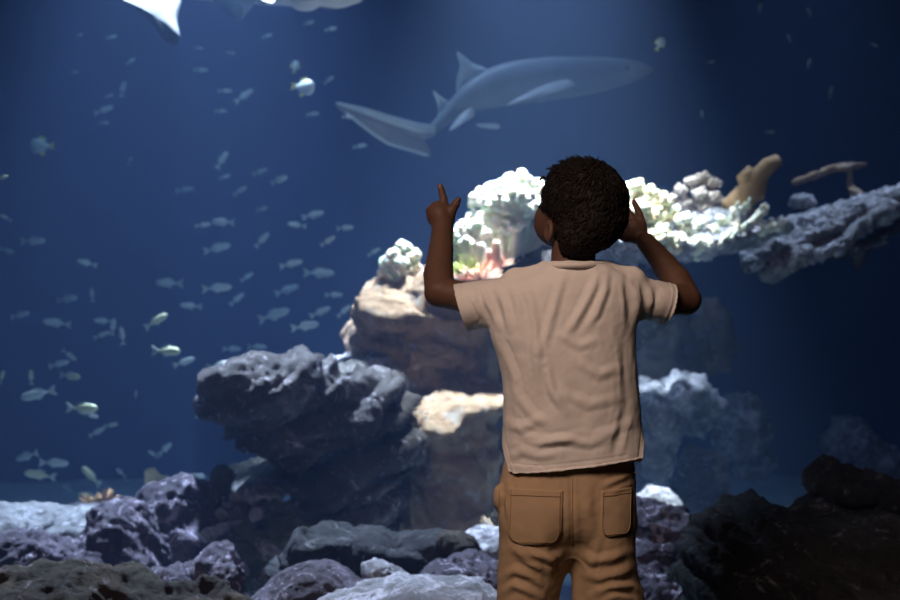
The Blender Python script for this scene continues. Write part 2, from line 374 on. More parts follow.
# ------------------------------------------------------------------ rocks
def rock(name, label, blobs, mat, h=0.012, warp=0.06, amp=0.05, strata=0.0, sfreq=9.0, tilt=(0, 0, 1), f=2.5, seed=1, fine=0.012, k=0.06, group=None, cat='rock'):
    """blobs: (px, py, Y, half width px, half height px, half depth m, lean deg)"""
    los, his, E = [], [], []
    for px, py, Y, rx, rz, ry, ang in blobs:
        c = P(px, py, Y); s = Y / FPX; r = np.array([rx * s, ry, rz * s]); R = rot3(0, -math.radians(ang), 0)
        E.append((c, r, R)); m = np.abs(R) @ r + k
        los.append(c - m); his.append(c + m)
    F = Field(np.min(los, 0) - 3 * h, np.max(his, 0) + 3 * h, h)
    for c, r, R in E: F.ell(c, r, R, k)
    V, Q = F.mesh(); V0 = V
    q = V * f
    wv = np.stack([fbm(q, 3, seed + 10 * i) for i in range(3)], 1); V = V + warp * wv
    n = vnormals(V, Q); t = np.array(tilt, float); t /= np.linalg.norm(t)
    d = amp * (ridged(V0 * f * 1.9, 3, seed + 50) - .15)
    if strata:
        # wavy beds: sharp crests stretched along the bedding, with recesses between
        h_ = V0 @ t; along = V0 - h_[:, None] * t
        q = along * (f * .38) + (h_ * sfreq * .55)[:, None] * t + .60 * wv
        crest = 1 - np.abs(vnoise(q, seed + 70)) * 3.2; crest = np.clip(crest, -.6, 1)
        crest2 = np.clip(1 - np.abs(vnoise(q * 2.1 + 5, seed + 71)) * 3.0, -.6, 1)
        d = d + strata * (.9 * crest + .45 * crest2 - .2)
    V = V + n * d[:, None]
    n = vnormals(V, Q)
    b1 = ridged(V0 * f * 5, 3, seed + 110, 0.6); b2 = ridged(V0 * f * 13, 3, seed + 120, 0.7)
    V = V + n * (fine * (1.1 * b1 + .7 * b2 - .3))[:, None]
    return tag(put(name, V, Q, M[mat]), label, cat, group)

# large overhanging slab and its support (one rock)
rock('reef_rock', 'big dark overhanging rock with wavy lit ridges jutting left in the water',
     [(268, 400, 4.55, 58, 32, .30, 6), (244, 392, 4.5, 34, 24, .22, 15), (330, 410, 4.7, 70, 32, .34, 0), (365, 400, 4.75, 36, 22, .3, 0), (338, 440, 4.75, 70, 24, .32, -6), (272, 426, 4.6, 40, 22, .26, 0), (350, 480, 4.85, 54, 56, .3, 0), (350, 520, 4.9, 62, 34, .3, 0)],
     'rock_dark', h=0.012, warp=0.05, amp=0.028, strata=0.050, sfreq=25, tilt=(-0.35, -0.15, 1), f=2.6, seed=3, fine=0.016)
rock('reef_rock', 'tall brown rock pillar under the red and white corals behind the raised elbow',
     [(430, 345, 5.35, 62, 48, .35, 0), (395, 315, 5.3, 40, 26, .3, 20), (450, 300, 5.4, 60, 22, .35, 0), (430, 292, 5.4, 58, 12, .3, 6), (375, 335, 5.3, 24, 28, .2, 0), (470, 330, 5.5, 30, 60, .3, 0)],
     'rock_brown', h=0.012, warp=0.05, amp=0.035, strata=0.05, sfreq=10, tilt=(0.2, -0.2, 1), f=2.4, seed=14, fine=.016)
rock('reef_rock', 'squat brown rock with pale crusted top beside the hem of the shirt',
     [(452, 470, 5.0, 48, 68, .28, 0), (440, 420, 5.0, 50, 24, .34, -4), (475, 404, 5.05, 36, 13, .34, 0), (420, 480, 5.05, 36, 60, .25, 0), (455, 520, 5.0, 46, 34, .3, 0)],
     'rock_brown', h=0.012, warp=0.04, amp=0.03, strata=0.03, sfreq=9, f=2.8, seed=21)
rock('reef_rock', 'pale sandy rock slope above the overhanging rock, left of the pillar',
     [(350, 372, 5.2, 44, 12, .3, 14), (385, 384, 5.3, 40, 18, .3, 0), (372, 400, 5.35, 40, 40, .3, 0)], 'rock_pale', h=0.014, warp=0.03, amp=0.03, f=3, seed=27)
rock('reef_rock', 'dark rock behind the boy carrying the bright coral bushes',
     [(540, 300, 5.6, 70, 50, .35, 0), (610, 300, 5.8, 60, 46, .3, 0), (500, 282, 5.5, 40, 20, .3, 0), (560, 380, 5.9, 70, 90, .3, 0), (560, 470, 5.9, 70, 90, .3, 0)],
     'rock_dark', h=0.018, warp=0.05, amp=0.05, f=2.2, seed=31)
# foreground
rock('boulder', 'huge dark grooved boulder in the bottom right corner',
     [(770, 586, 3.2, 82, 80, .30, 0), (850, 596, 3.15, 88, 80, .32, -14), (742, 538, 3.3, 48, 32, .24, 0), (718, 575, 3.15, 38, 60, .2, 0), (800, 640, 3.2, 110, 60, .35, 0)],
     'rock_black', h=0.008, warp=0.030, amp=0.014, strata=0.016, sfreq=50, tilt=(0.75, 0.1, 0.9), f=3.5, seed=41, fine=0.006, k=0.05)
rock('rock', 'dark knobbly ledge poking up behind the right end of the big boulder',
     [(850, 485, 3.7, 40, 14, .15, -10), (825, 474, 3.7, 14, 9, .08, 20), (885, 496, 3.7, 34, 16, .16, -16), (862, 520, 3.7, 60, 34, .15, 0)],
     'rock_black', h=0.009, warp=0.025, amp=0.02, strata=0.015, sfreq=16, f=4.5, seed=45, k=0.03)
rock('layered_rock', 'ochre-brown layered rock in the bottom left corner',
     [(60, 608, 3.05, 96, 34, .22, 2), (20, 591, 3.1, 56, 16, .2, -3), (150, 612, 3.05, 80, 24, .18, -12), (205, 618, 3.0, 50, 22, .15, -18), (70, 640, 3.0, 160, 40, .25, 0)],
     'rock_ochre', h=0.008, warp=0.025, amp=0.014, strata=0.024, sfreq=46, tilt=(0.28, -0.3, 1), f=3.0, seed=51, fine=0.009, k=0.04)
rock('rock', 'smooth pale wedge of rock at the bottom edge, left of centre',
     [(312, 594, 3.3, 42, 30, .16, 8), (280, 610, 3.3, 36, 24, .15, 20), (345, 606, 3.3, 50, 22, .15, 0)], 'rock_lilac', h=0.008, warp=0.018, amp=0.012, f=4, seed=57, fine=0.006, k=0.04)
rock('rock', 'pale rounded rock slab along the bottom edge beside the trousers',
     [(410, 606, 3.15, 84, 18, .16, 3), (450, 612, 3.1, 60, 20, .16, -8), (360, 606, 3.2, 50, 14, .15, 0), (410, 640, 3.1, 110, 34, .18, 0)], 'rock_pale', h=0.008, warp=0.018, amp=0.010, strata=0.012, sfreq=16, f=4, seed=61, fine=0.006, k=0.04)
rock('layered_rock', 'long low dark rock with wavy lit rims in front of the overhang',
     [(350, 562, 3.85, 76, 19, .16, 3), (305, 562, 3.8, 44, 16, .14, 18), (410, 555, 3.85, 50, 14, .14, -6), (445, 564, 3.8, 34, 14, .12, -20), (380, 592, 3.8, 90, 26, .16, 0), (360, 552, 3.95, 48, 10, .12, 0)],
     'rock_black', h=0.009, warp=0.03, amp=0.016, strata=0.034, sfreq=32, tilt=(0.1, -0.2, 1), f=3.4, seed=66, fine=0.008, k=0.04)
rock('rock', 'small brown knob of rock at the right end of the long low rock',
     [(462, 544, 3.75, 15, 10, .08, -10), (448, 540, 3.75, 12, 9, .07, 0), (470, 560, 3.75, 16, 12, .08, 0)], 'rock_ochre', h=0.007, warp=0.012, amp=0.012, f=7, seed=71, fine=0.006, k=0.02)
rock('rock', 'pale crusted rock between the brown knob and the trousers',
     [(492, 548, 4.1, 30, 14, .15, 0), (500, 570, 4.1, 36, 26, .15, 0)], 'rock_pale', h=0.009, warp=0.02, amp=0.02, f=5, seed=74, k=0.03)
rock('rock', 'grey rock with a pale cracked top just left of the trouser leg',
     [(465, 576, 3.5, 34, 15, .15, 4), (480, 590, 3.5, 36, 24, .15, 0)], 'rock_lilac', h=0.008, warp=0.022, amp=0.02, strata=0.012, sfreq=16, f=5, seed=78, k=0.03)
rock('rock', 'small pale pitted stone nestled in the hollow of the low dark rock',
     [(378, 572, 3.45, 16, 9, .07, -8), (392, 578, 3.45, 14, 7, .06, 0)], 'rock_pale', h=0.006, warp=0.012, amp=0.014, f=9, seed=81, fine=0.006, k=0.015)
rock('rock', 'grey rounded rock at the left edge above the layered rock',
     [(22, 526, 4.5, 42, 15, .2, 2), (0, 535, 4.4, 40, 24, .2, 0)], 'rock_grey', h=0.011, warp=0.03, amp=0.02, f=3.6, seed=84, k=0.04)
rock('rock', 'smooth pale grey rock sloping beside the left edge, below the tan tuft',
     [(78, 526, 4.6, 40, 15, .22, 10), (55, 545, 4.5, 46, 18, .2, 10), (98, 540, 4.5, 22, 24, .18, 30)], 'rock_grey', h=0.011, warp=0.025, amp=0.016, strata=0.01, sfreq=10, f=3.4, seed=88, k=0.04)
rock('rock', 'dark crusted lump with lilac spots on the left among the pebbles',
     [(30, 562, 3.8, 34, 24, .16, 0), (62, 560, 3.85, 20, 16, .12, 0), (5, 552, 3.8, 20, 18, .14, 0)], 'rock_lilac', h=0.010, warp=0.03, amp=0.03, f=5, seed=91, k=0.03)
rock('rock', 'knobbly dark lilac-crusted mound left of the bigger lilac mound',
     [(118, 545, 4.0, 36, 32, .2, 0), (100, 562, 3.9, 26, 22, .16, 0), (138, 560, 3.95, 26, 30, .16, 0)], 'rock_lilac', h=0.009, warp=0.035, amp=0.034, f=5, seed=95, fine=0.012, k=0.03)
rock('rock', 'large lilac-crusted mound below the yellow sponge',
     [(182, 512, 4.35, 38, 28, .22, 4), (160, 524, 4.3, 26, 30, .2, 0), (190, 545, 4.3, 48, 40, .22, 0)], 'rock_lilac', h=0.010, warp=0.035, amp=0.036, f=4.5, seed=99, fine=0.012, k=0.03)
rock('rock', 'low lilac rubble in front of the lilac mounds',
     [(180, 580, 3.6, 30, 14, .12, 0), (222, 572, 3.65, 20, 22, .12, 0), (145, 588, 3.6, 30, 14, .12, 0), (180, 602, 3.6, 70, 16, .14, 0)], 'rock_lilac', h=0.009, warp=0.03, amp=0.028, f=6, seed=103, k=0.03)
rock('rock', 'small dark upright rock poking up beside the pale slab',
     [(222, 487, 4.5, 8, 17, .08, 6), (224, 512, 4.5, 14, 18, .10, 0)], 'rock_dark', h=0.009, warp=0.022, amp=0.022, f=6, seed=107, k=0.03)
rock('rock', 'bright pale sloping slab of rock tucked under the overhang',
     [(264, 470, 5.0, 36, 9, .10, 4), (262, 478, 4.88, 38, 9, .10, 4), (262, 487, 4.76, 34, 9, .10, 2), (258, 496, 4.64, 26, 9, .09, 0), (285, 468, 4.95, 20, 10, .12, 6)], 'rock_grey', h=0.010, warp=0.022, amp=0.018, f=4.5, seed=111, k=0.03)
rock('rock', 'dark green-tinged rock in the shade left of the low ridge',
     [(268, 540, 4.3, 34, 32, .2, 0), (240, 560, 4.2, 34, 34, .2, 0), (290, 560, 4.2, 34, 40, .2, 0), (232, 528, 4.35, 24, 20, .16, 0)], 'rock_green', h=0.011, warp=0.04, amp=0.035, f=4.5, seed=115, k=0.03)
rock('rock', 'round purple-spotted stone near the bottom edge left of the pale wedge',
     [(228, 583, 3.4, 14, 14, .07, 0)], 'rock_lilac', h=0.007, warp=0.015, amp=0.018, f=8, seed=119, k=0.02)
for i, (px, py, Y, rx, rz, lab) in enumerate([(222, 528, 4.1, 7, 6, 'pale pebble low between the lilac mound and the green-tinged rock'), (256, 516, 4.05, 7, 6, 'round white pebble alone on the dark rock below the bright slab'),
        (211, 534, 4.1, 9, 7, 'largest pale pebble, leaning on the right foot of the lilac mound'), (236, 500, 4.4, 7, 7, 'pale pebble right under the small dark upright rock'), (222, 515, 4.2, 6, 5, 'small pale pebble just left below the dark upright rock')]):
    rock('pebble', lab, [(px, py, Y, rx, rz, rx * Y / FPX, 0)], 'rock_pale', h=0.005, warp=0.01, amp=0.007, f=12, seed=130 + i, fine=0.003, k=0.01, group='pale pebbles among the dark rocks', cat='pebble')
# right of the boy
rock('rock', 'lilac stepped rock between the boy and the big boulder',
     [(655, 520, 3.9, 36, 14, .16, -14), (650, 545, 3.85, 40, 16, .18, 0), (672, 545, 3.9, 26, 20, .15, 0), (645, 570, 3.8, 44, 22, .18, 0), (665, 610, 3.7, 50, 40, .18, 0)],
     'rock_lilac', h=0.009, warp=0.03, amp=0.022, strata=0.02, sfreq=14, f=4.5, seed=141, k=0.03)
rock('rock', 'pale greenish rock rising behind the lilac stepped rock',
     [(652, 503, 4.7, 16, 12, .12, 30), (668, 512, 4.65, 14, 16, .12, -30), (655, 530, 4.7, 30, 20, .15, 0)], 'rock_pale', h=0.010, warp=0.022, amp=0.022, f=6, seed=145, k=0.02)
rock('rock', 'small pale yellow stone at the foot of the big boulder', [(683, 524, 4.3, 8, 9, .05, -30), (690, 532, 4.3, 8, 8, .05, 0)], 'rock_pale', h=0.007, warp=0.012, amp=0.01, f=9, seed=149, k=0.02)
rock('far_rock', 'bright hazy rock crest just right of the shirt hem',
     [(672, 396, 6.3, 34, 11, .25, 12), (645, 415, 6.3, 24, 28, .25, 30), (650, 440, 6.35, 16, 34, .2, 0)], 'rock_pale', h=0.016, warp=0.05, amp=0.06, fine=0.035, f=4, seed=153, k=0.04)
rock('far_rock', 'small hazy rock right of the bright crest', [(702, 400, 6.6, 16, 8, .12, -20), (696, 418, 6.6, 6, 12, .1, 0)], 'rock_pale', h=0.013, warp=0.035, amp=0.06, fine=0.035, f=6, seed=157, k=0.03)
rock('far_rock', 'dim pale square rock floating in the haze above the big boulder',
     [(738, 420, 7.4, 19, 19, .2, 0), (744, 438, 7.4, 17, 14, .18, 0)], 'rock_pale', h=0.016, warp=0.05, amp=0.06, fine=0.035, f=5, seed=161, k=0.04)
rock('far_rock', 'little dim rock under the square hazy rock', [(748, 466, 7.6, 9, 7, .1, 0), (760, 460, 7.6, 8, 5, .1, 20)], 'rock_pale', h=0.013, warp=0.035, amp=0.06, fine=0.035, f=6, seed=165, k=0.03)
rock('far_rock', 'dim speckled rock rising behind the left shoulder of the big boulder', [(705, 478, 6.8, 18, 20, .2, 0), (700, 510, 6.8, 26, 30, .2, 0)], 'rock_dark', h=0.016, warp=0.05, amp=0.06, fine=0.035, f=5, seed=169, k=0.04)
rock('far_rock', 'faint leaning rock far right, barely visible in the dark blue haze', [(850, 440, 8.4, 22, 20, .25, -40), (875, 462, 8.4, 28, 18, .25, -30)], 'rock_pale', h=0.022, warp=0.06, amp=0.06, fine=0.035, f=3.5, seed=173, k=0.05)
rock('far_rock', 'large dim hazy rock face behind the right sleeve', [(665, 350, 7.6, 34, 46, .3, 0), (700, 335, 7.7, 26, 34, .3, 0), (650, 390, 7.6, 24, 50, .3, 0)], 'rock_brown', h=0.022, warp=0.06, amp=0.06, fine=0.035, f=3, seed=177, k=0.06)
# shelves on the right, joined to a wall rock out of the light
rock('rock_shelf', 'long sloping grey rock shelf reaching in from the right edge',
     [(865, 208, 6.15, 90, 5, .30, 16), (800, 234, 6.0, 64, 4, .26, 24), (772, 250, 5.9, 30, 3, .16, 28), (920, 200, 6.2, 60, 8, .3, 10), (838, 238, 5.8, 66, 3, .10, 25), (790, 258, 5.75, 24, 3, .08, 30), (850, 222, 6.0, 60, 7, .2, 18)],
     'rock_pale', h=0.010, warp=0.05, amp=0.022, strata=0.022, sfreq=34, tilt=(-0.35, -0.4, 1), f=4, seed=181, fine=0.024, k=0.02)
rock('rock_shelf', 'thin dark rock branch above the sloping grey shelf',
     [(812, 178, 6.5, 22, 2.2, .06, 18), (842, 168, 6.5, 26, 2.2, .06, 14), (853, 180, 6.5, 2, 16, .04, 10), (856, 196, 6.4, 4, 8, .05, 20)],
     'rock_brown', h=0.009, warp=0.035, amp=0.012, f=6, seed=185, fine=0.010, k=0.02)
rock('rock', 'small grey rock lump in the gap above the sloping grey shelf', [(801, 201, 6.4, 10, 6, .08, 0)], 'rock_pale', h=.009, warp=.02, amp=.02, f=8, seed=187, k=.02)
rock('rock_shelf', 'broken hanging edge of rock below the sloping grey shelf',
     [(842, 250, 6.0, 9, 4, .07, 25), (872, 240, 6.0, 20, 4, .07, 22), (856, 255, 6.0, 3, 9, .05, 0), (890, 225, 6.1, 14, 10, .1, 20)], 'rock_dark', h=0.009, warp=0.03, amp=0.018, f=6, seed=189, k=0.03)
rock('rock_shelf', 'rubble-covered white ledge right of the coral bushes',
     [(722, 243, 5.6, 46, 7, .16, 12), (690, 250, 5.55, 34, 9, .18, 6), (765, 228, 5.7, 26, 5, .12, 14), (650, 252, 5.6, 50, 10, .2, 0), (660, 235, 5.75, 50, 16, .2, 0), (720, 222, 5.8, 36, 14, .18, 10)],
     'rock_pale', h=0.011, warp=0.04, amp=0.035, f=5, seed=193, fine=0.02, k=0.03)

# ------------------------------------------------------------------ corals and sponges
def finger_mesh(name, mat, n, L, r, spread, seed, bend=0.3, knob=1.3):
    """a tuft of stubby coral fingers growing from one point, along +Z"""
    rnd = random.Random(seed); mb = MB()
    for i in range(n):
        a = i * 2.39996; u = spread * math.sqrt((i + 0.5) / n)
        d = np.array([math.sin(u) * math.cos(a), math.sin(u) * math.sin(a), math.cos(u)])
        l = L * rnd.uniform(0.75, 1.1); b = np.array([rnd.uniform(-1, 1), rnd.uniform(-1, 1), 0.4]) * bend * l
        pts = [d * l * t + b * t * t for t in (0.12, 0.45, 0.75, 0.92, 1.0)]
        rr = r * rnd.uniform(0.8, 1.2); mb.tube(pts, [rr * 0.8, rr, rr * knob, rr * knob * 0.85, rr * 0.35], 6)
    me = make_mesh(name, np.array(mb.v), mb.f, mat); return me
LOBE = {}
for key in ('white', 'cream', 'tan'):
    LOBE[key] = [finger_mesh('lobe', M['coral_' + key], 15, 0.10, 0.025, 1.45, 300 + j, 0.2) for j in range(3)]
def colony(name, label, mat, base, lobes, stalk_r, group=None):
    """base, lobes in pixels and depth; lobes (px,py,Y,size)"""
    B = P(*base); root = empty(name, B); tag(root, label, 'coral', group)
    mb = MB()
    rnd = random.Random(int(base[0] * 7 + base[1]))
    for px, py, Y, s in lobes:
        T = P(px, py, Y); mid = (B + T) / 2 + np.array([0, 0, -0.03])
        mb.tube([B + np.array([rnd.uniform(-.02, .02), 0, -0.04]), mid, T - 0.02 * (T - B)], [stalk_r * 1.2, stalk_r * 0.9, stalk_r * 0.75], 8)
    mb.put('stalk', M['coral_' + mat], root)
    for i, (px, py, Y, s) in enumerate(lobes):
        T = P(px, py, Y); o = link('lobe', LOBE[mat][i % 3], root); o.location = Vector(T - B)
        d = T - B; d = d / (np.linalg.norm(d) + 1e-6) + np.array([0, -0.25, 0.35])
        o.rotation_euler = Vector(d).to_track_quat('Z', 'Y').to_euler(); o.scale = (s, s, s)
    return root
colony('soft_coral', 'large brilliant white bushy coral left of the head', 'white', (512, 268, 5.35),
       [(484, 205, 5.3, .72), (500, 196, 5.35, .8), (517, 190, 5.35, .8), (532, 196, 5.4, .8), (545, 210, 5.4, .8), (478, 222, 5.3, .55), (492, 222, 5.25, .7), (510, 212, 5.25, .8), (528, 215, 5.3, .8), (505, 232, 5.25, .6), (545, 232, 5.4, .7), (560, 222, 5.5, .8), (575, 210, 5.5, .8), (595, 205, 5.55, .8), (498, 208, 5.2, .7), (520, 200, 5.2, .7), (515, 226, 5.2, .5)], 0.028)
colony('soft_coral', 'drooping white coral branch close to the raised forearm', 'white', (480, 262, 5.2),
       [(466, 232, 5.15, .5), (474, 228, 5.15, .45), (458, 240, 5.15, .5), (455, 254, 5.15, .45), (482, 236, 5.15, .4), (468, 246, 5.1, .4)], 0.018)
colony('soft_coral', 'small curled white coral standing alone left of the forearm', 'white', (412, 288, 5.3),
       [(404, 250, 5.25, .42), (396, 256, 5.25, .42), (388, 264, 5.25, .38), (384, 274, 5.25, .30), (412, 258, 5.25, .42), (414, 270, 5.25, .42), (402, 264, 5.2, .36), (420, 278, 5.25, .34)], 0.018)
colony('soft_coral', 'creamy yellow bushy coral right behind the cupped hand', 'cream', (650, 248, 5.55),
       [(622, 198, 5.5, .7), (634, 192, 5.5, .6), (648, 200, 5.5, .62), (660, 204, 5.5, .6), (640, 212, 5.45, .66), (655, 220, 5.45, .6), (668, 218, 5.5, .5), (660, 236, 5.4, .55), (648, 240, 5.4, .5), (672, 248, 5.4, .42), (628, 215, 5.45, .6), (612, 205, 5.5, .7)], 0.024)
colony('soft_coral', 'tangled white coral between the cream bush and the rubble ledge', 'white', (694, 248, 5.5),
       [(674, 212, 5.5, .42), (684, 222, 5.45, .45), (690, 232, 5.45, .42), (680, 240, 5.4, .4), (696, 243, 5.4, .35), (700, 226, 5.5, .4), (712, 232, 5.5, .36), (720, 222, 5.55, .36), (706, 246, 5.4, .36), (732, 228, 5.55, .3)], 0.018)
colony('soft_coral', 'tan bushy coral at the top right of the white corals', 'tan', (703, 225, 5.8),
       [(682, 192, 5.75, .4), (692, 184, 5.75, .42), (703, 181, 5.75, .42), (713, 186, 5.75, .42), (700, 196, 5.7, .42), (714, 200, 5.7, .42), (686, 204, 5.75, .38), (704, 208, 5.7, .38), (722, 204, 5.75, .32), (674, 200, 5.8, .32)], 0.018)
# white rubble sticks along the ledge
STICK_LABELS = ['knobbly white coral stick across the middle of the rubble ledge', 'thin white coral stick slanting just left of the bluish upright one', 'bluish white coral stick slanting steeply at the ledge end, under the brown branch',
                'short white coral stick propped beneath the tan bush and the brown branch', 'nearly level white coral stick at the far right tip of the rubble ledge', 'thick stubby white coral stick nearest the cupped hand']
STICKS = [((700, 250, 5.4), (735, 236, 5.45), .022), ((725, 238, 5.45), (752, 222, 5.5), .018), ((742, 232, 5.45), (768, 205, 5.55), .020), ((728, 222, 5.6), (748, 203, 5.65), .022), ((760, 232, 5.5), (786, 225, 5.5), .018), ((688, 256, 5.4), (706, 244, 5.4), .026)]
for i, (a, b_, r) in enumerate(STICKS):
    A, B_ = P(*a), P(*b_); rnd = random.Random(i); pts = [A + (B_ - A) * t + np.array([rnd.uniform(-.015, .015), 0, rnd.uniform(-.015, .015)]) for t in np.linspace(0, 1, 7)]
    mb = MB(); mb.tube(pts, [r * .6, r * 1.1, r * .9, r * 1.2, r, r * .9, r * .4], 8)
    for q in pts[1:6]: mb.tube([q, q + np.array([rnd.uniform(-.03, .03), -.03, .035])], [r * .5, r * .35], 6)
    tag(mb.put('coral_stick', M['coral_white']), STICK_LABELS[i], 'coral', 'white coral sticks on the ledge')
# brown knobbly branch
mb = MB(); pts = [P(722, 216, 5.75), P(738, 203, 5.7), P(752, 190, 5.7), P(758, 178, 5.7), P(768, 167, 5.7), P(779, 160, 5.7)]
mb.tube(pts, [.05, .062, .055, .04, .042, .028], 10); mb.tube([P(752, 190, 5.7), P(746, 176, 5.7), P(752, 168, 5.7)], [.045, .04, .02], 8); mb.tube([P(742, 200, 5.7), P(760, 195, 5.7), P(765, 180, 5.72)], [.035, .03, .02], 8); mb.tube([P(745, 196, 5.7), P(738, 186, 5.7)], [.035, .02], 8)
V = np.array(mb.v); V = V + 0.012 * np.stack([fbm(V * 14, 3, 400 + i) for i in range(3)], 1)
tag(put('branch_coral', V, mb.f, M['coral_brown']), 'orange-brown knobbly coral branch pointing up right above the ledge', 'coral')
# tube sponges
for j, (px, py0, py1, r, mt, lab) in enumerate([(494, 275, 244, .020, 'coral_pink', 'pink finger sponge nearest the shoulder of the boy'), (479, 274, 246, .019, 'coral_white', 'pale finger sponge in the middle, left of the pink one'),
                                 (464, 270, 240, .018, 'coral_white', 'pale finger sponge nearest the raised forearm'), (487, 270, 252, .015, 'coral_pink', 'short reddish finger sponge between the pink and the pale one')]):
    A, B_ = P(px, py0, 5.1), P(px + 2, py1, 5.08); F = Field(A - .08, B_ + np.array([.08, .08, .08]), .006)
    F.chain([A, A * .5 + B_ * .5 + np.array([.006, 0, 0]), B_], [r * 1.0, r * 1.25, r * .95], .012); F.ell(A - [0, 0, .01], (r * 1.7, r * 1.7, r), None, .02)
    V, Q = F.mesh(); V = V + vnormals(V, Q) * (.004 * fbm(V * 30, 2, 500 + j))[:, None]; tag(put('tube_sponge', V, Q, M[mt]), lab, 'sponge')
me = finger_mesh('green_anemone', M['coral_green'], 60, 0.11, 0.007, 1.5, 55, 0.5, 1.0)
for (px, py, Y, s, mt, lab) in [(462, 278, 5.1, .9, 'coral_green', 'green-yellow anemone under the tube sponges by the forearm'), (482, 282, 5.05, .8, 'coral_pink', 'red-orange anemone at the foot of the pink sponge'),
                         (499, 268, 5.15, .6, 'coral_pink', 'small red anemone between the sponge and the shoulder')]:
    me2 = me.copy(); me2.name = 'anemone'; me2.materials.clear(); me2.materials.append(M[mt]); o = link('anemone', me2); o.location = Vector(P(px, py, Y)); o.scale = (s, s, s * .8); tag(o, lab, 'anemone')
o = link('anemone', (lambda mm: (mm.materials.clear(), mm.materials.append(M['coral_brown']), mm)[2])(me.copy())); o.location = Vector(P(103, 514, 5.2)); o.scale = (.95, .95, .8); tag(o, 'brown feathery tuft standing behind the pale rocks at lower left', 'anemone')
yel = mat_noise('yellow_sponge_skin', [(0.3, (0.60, 0.56, 0.30)), (0.65, (0.78, 0.74, 0.48))], 14, 0.85, 0.5, 90, 0.005)
F = Field(P(140, 505, 5.0) - .06, P(175, 462, 5.0) + np.array([.06, .12, .06]), 0.007)
for px, py, r in [(150, 480, .022), (152, 473, .018), (158, 482, .026), (166, 482, .02), (164, 490, .03), (154, 490, .03), (160, 498, .035), (148, 474, .014)]: F.ell(P(px, py, 5.0), (r, r, r * 1.2), None, .015)
V, Q = F.mesh(); V = V + vnormals(V, Q) * (.006 * ridged(V * 20, 3, 8))[:, None]; tag(put('sponge', V, Q, yel), 'lumpy yellow sponge on top of the lilac mound at left', 'sponge')
F = Field(P(118, 512, 5.1) - .06, P(150, 490, 5.1) + .08, 0.008)
for px, py, r in [(128, 506, .025), (136, 504, .03), (144, 502, .025), (122, 508, .02)]: F.ell(P(px, py, 5.1), (r * 1.4, r, r * .8), None, .02)
V, Q = F.mesh(); tag(put('sponge', V, Q, yel), 'low yellowish sponge between the brown tuft and the lumpy sponge', 'sponge')

# ------------------------------------------------------------------ sharks
def slab(name, poly, thick, mat, parent, bulge=True, z_is=None):
    """a fin: a closed outline of 3-D points with its thickness tapering to the edge"""
    pts = np.array(poly, float); c = pts.mean(0); n = len(pts)
    e1 = pts[n // 3] - pts[0]; e2 = pts[2 * n // 3] - pts[0]; nn = np.cross(e1, e2); nn /= np.linalg.norm(nn) + 1e-9
    V = []; F = []
    rings = [(1.0, 0.06), (0.8, 0.45), (0.45, 0.9)]
    for sgn in (1, -1):
        for s, t in rings: V += [c + (p - c) * s + nn * thick * t * sgn * .5 for p in pts]
        V.append(c + nn * thick * .5 * sgn)
    m = len(rings) * n + 1
    for sd in (0, 1):
        o = sd * m
        for r in range(len(rings) - 1):
            for i in range(n):
                j = (i + 1) % n; f = (o + r * n + i, o + r * n + j, o + (r + 1) * n + j, o + (r + 1) * n + i); F.append(f if sd == 0 else f[::-1])
        for i in range(n):
            j = (i + 1) % n; f = (o + (len(rings) - 1) * n + i, o + (len(rings) - 1) * n + j, o + m - 1); F.append(f if sd == 0 else f[::-1])
    for i in range(n):
        j = (i + 1) % n; F.append((i, m + i, m + j, j))
    return put(name, V, F, M[mat], parent)
def curve(pts, n=6):
    """Catmull-Rom through the points, closed"""
    pts = [np.array(p, float) for p in pts]; out = []; N = len(pts)
    for i in range(N):
        p0, p1, p2, p3 = pts[i - 1], pts[i], pts[(i + 1) % N], pts[(i + 2) % N]
        for t in np.linspace(0, 1, n, endpoint=False):
            out.append(.5 * ((2 * p1) + (-p0 + p2) * t + (2 * p0 - 5 * p1 + 4 * p2 - p3) * t * t + (-p0 + 3 * p1 - 3 * p2 + p3) * t ** 3))
    return out
def body_loft(spine, seg=22, wide=0.85):
    """spine rows (px, py, Y, half height px); returns a smooth closed surface"""
    rows = np.array(spine, float); t = np.arange(len(rows)); tt = np.linspace(0, len(rows) - 1, 60)
    R = np.stack([np.interp(tt, t, rows[:, i]) for i in range(4)], 1)
    for _ in range(3): R[1:-1] = (R[:-2] + 2 * R[1:-1] + R[2:]) / 4
    pts = [P(a, b, c) for a, b, c, d in R]; rs = [d * c / FPX for a, b, c, d in R]
    mb = MB(); mb.tube(pts, rs, seg, flat=wide, side=(0, 0, 1)); return mb
sh = empty('shark', P(540, 110, 6.8)); tag(sh, 'large blue-grey shark swimming right above the boy', 'shark')
Yh, Yt = 7.1, 6.5
body_loft([(654, 70, Yh, 1), (646, 70, Yh, 6), (630, 71, Yh, 12), (605, 74, Yh, 17), (575, 77, 7.0, 20), (545, 79, 6.9, 22), (515, 83, 6.85, 22), (492, 88, 6.8, 20), (472, 97, 6.7, 15), (456, 108, 6.65, 10), (444, 119, 6.6, 7), (434, 128, 6.55, 5), (427, 133, 6.5, 3.5)], wide=.8).put('body', M['shark'], sh)
slab('dorsal_fin', curve([P(457, 52, 6.72), P(466, 58, 6.75), P(474, 64, 6.78), P(488, 70, 6.8), P(478, 82, 6.78), P(458, 92, 6.72), P(457, 78, 6.72), P(460, 66, 6.72)]), .03, 'shark_fin', sh)
slab('second_dorsal_fin', curve([P(433, 91, 6.62), P(440, 96, 6.64), P(448, 102, 6.66), P(447, 112, 6.66), P(438, 118, 6.62), P(438, 106, 6.62)]), .02, 'shark_fin', sh)
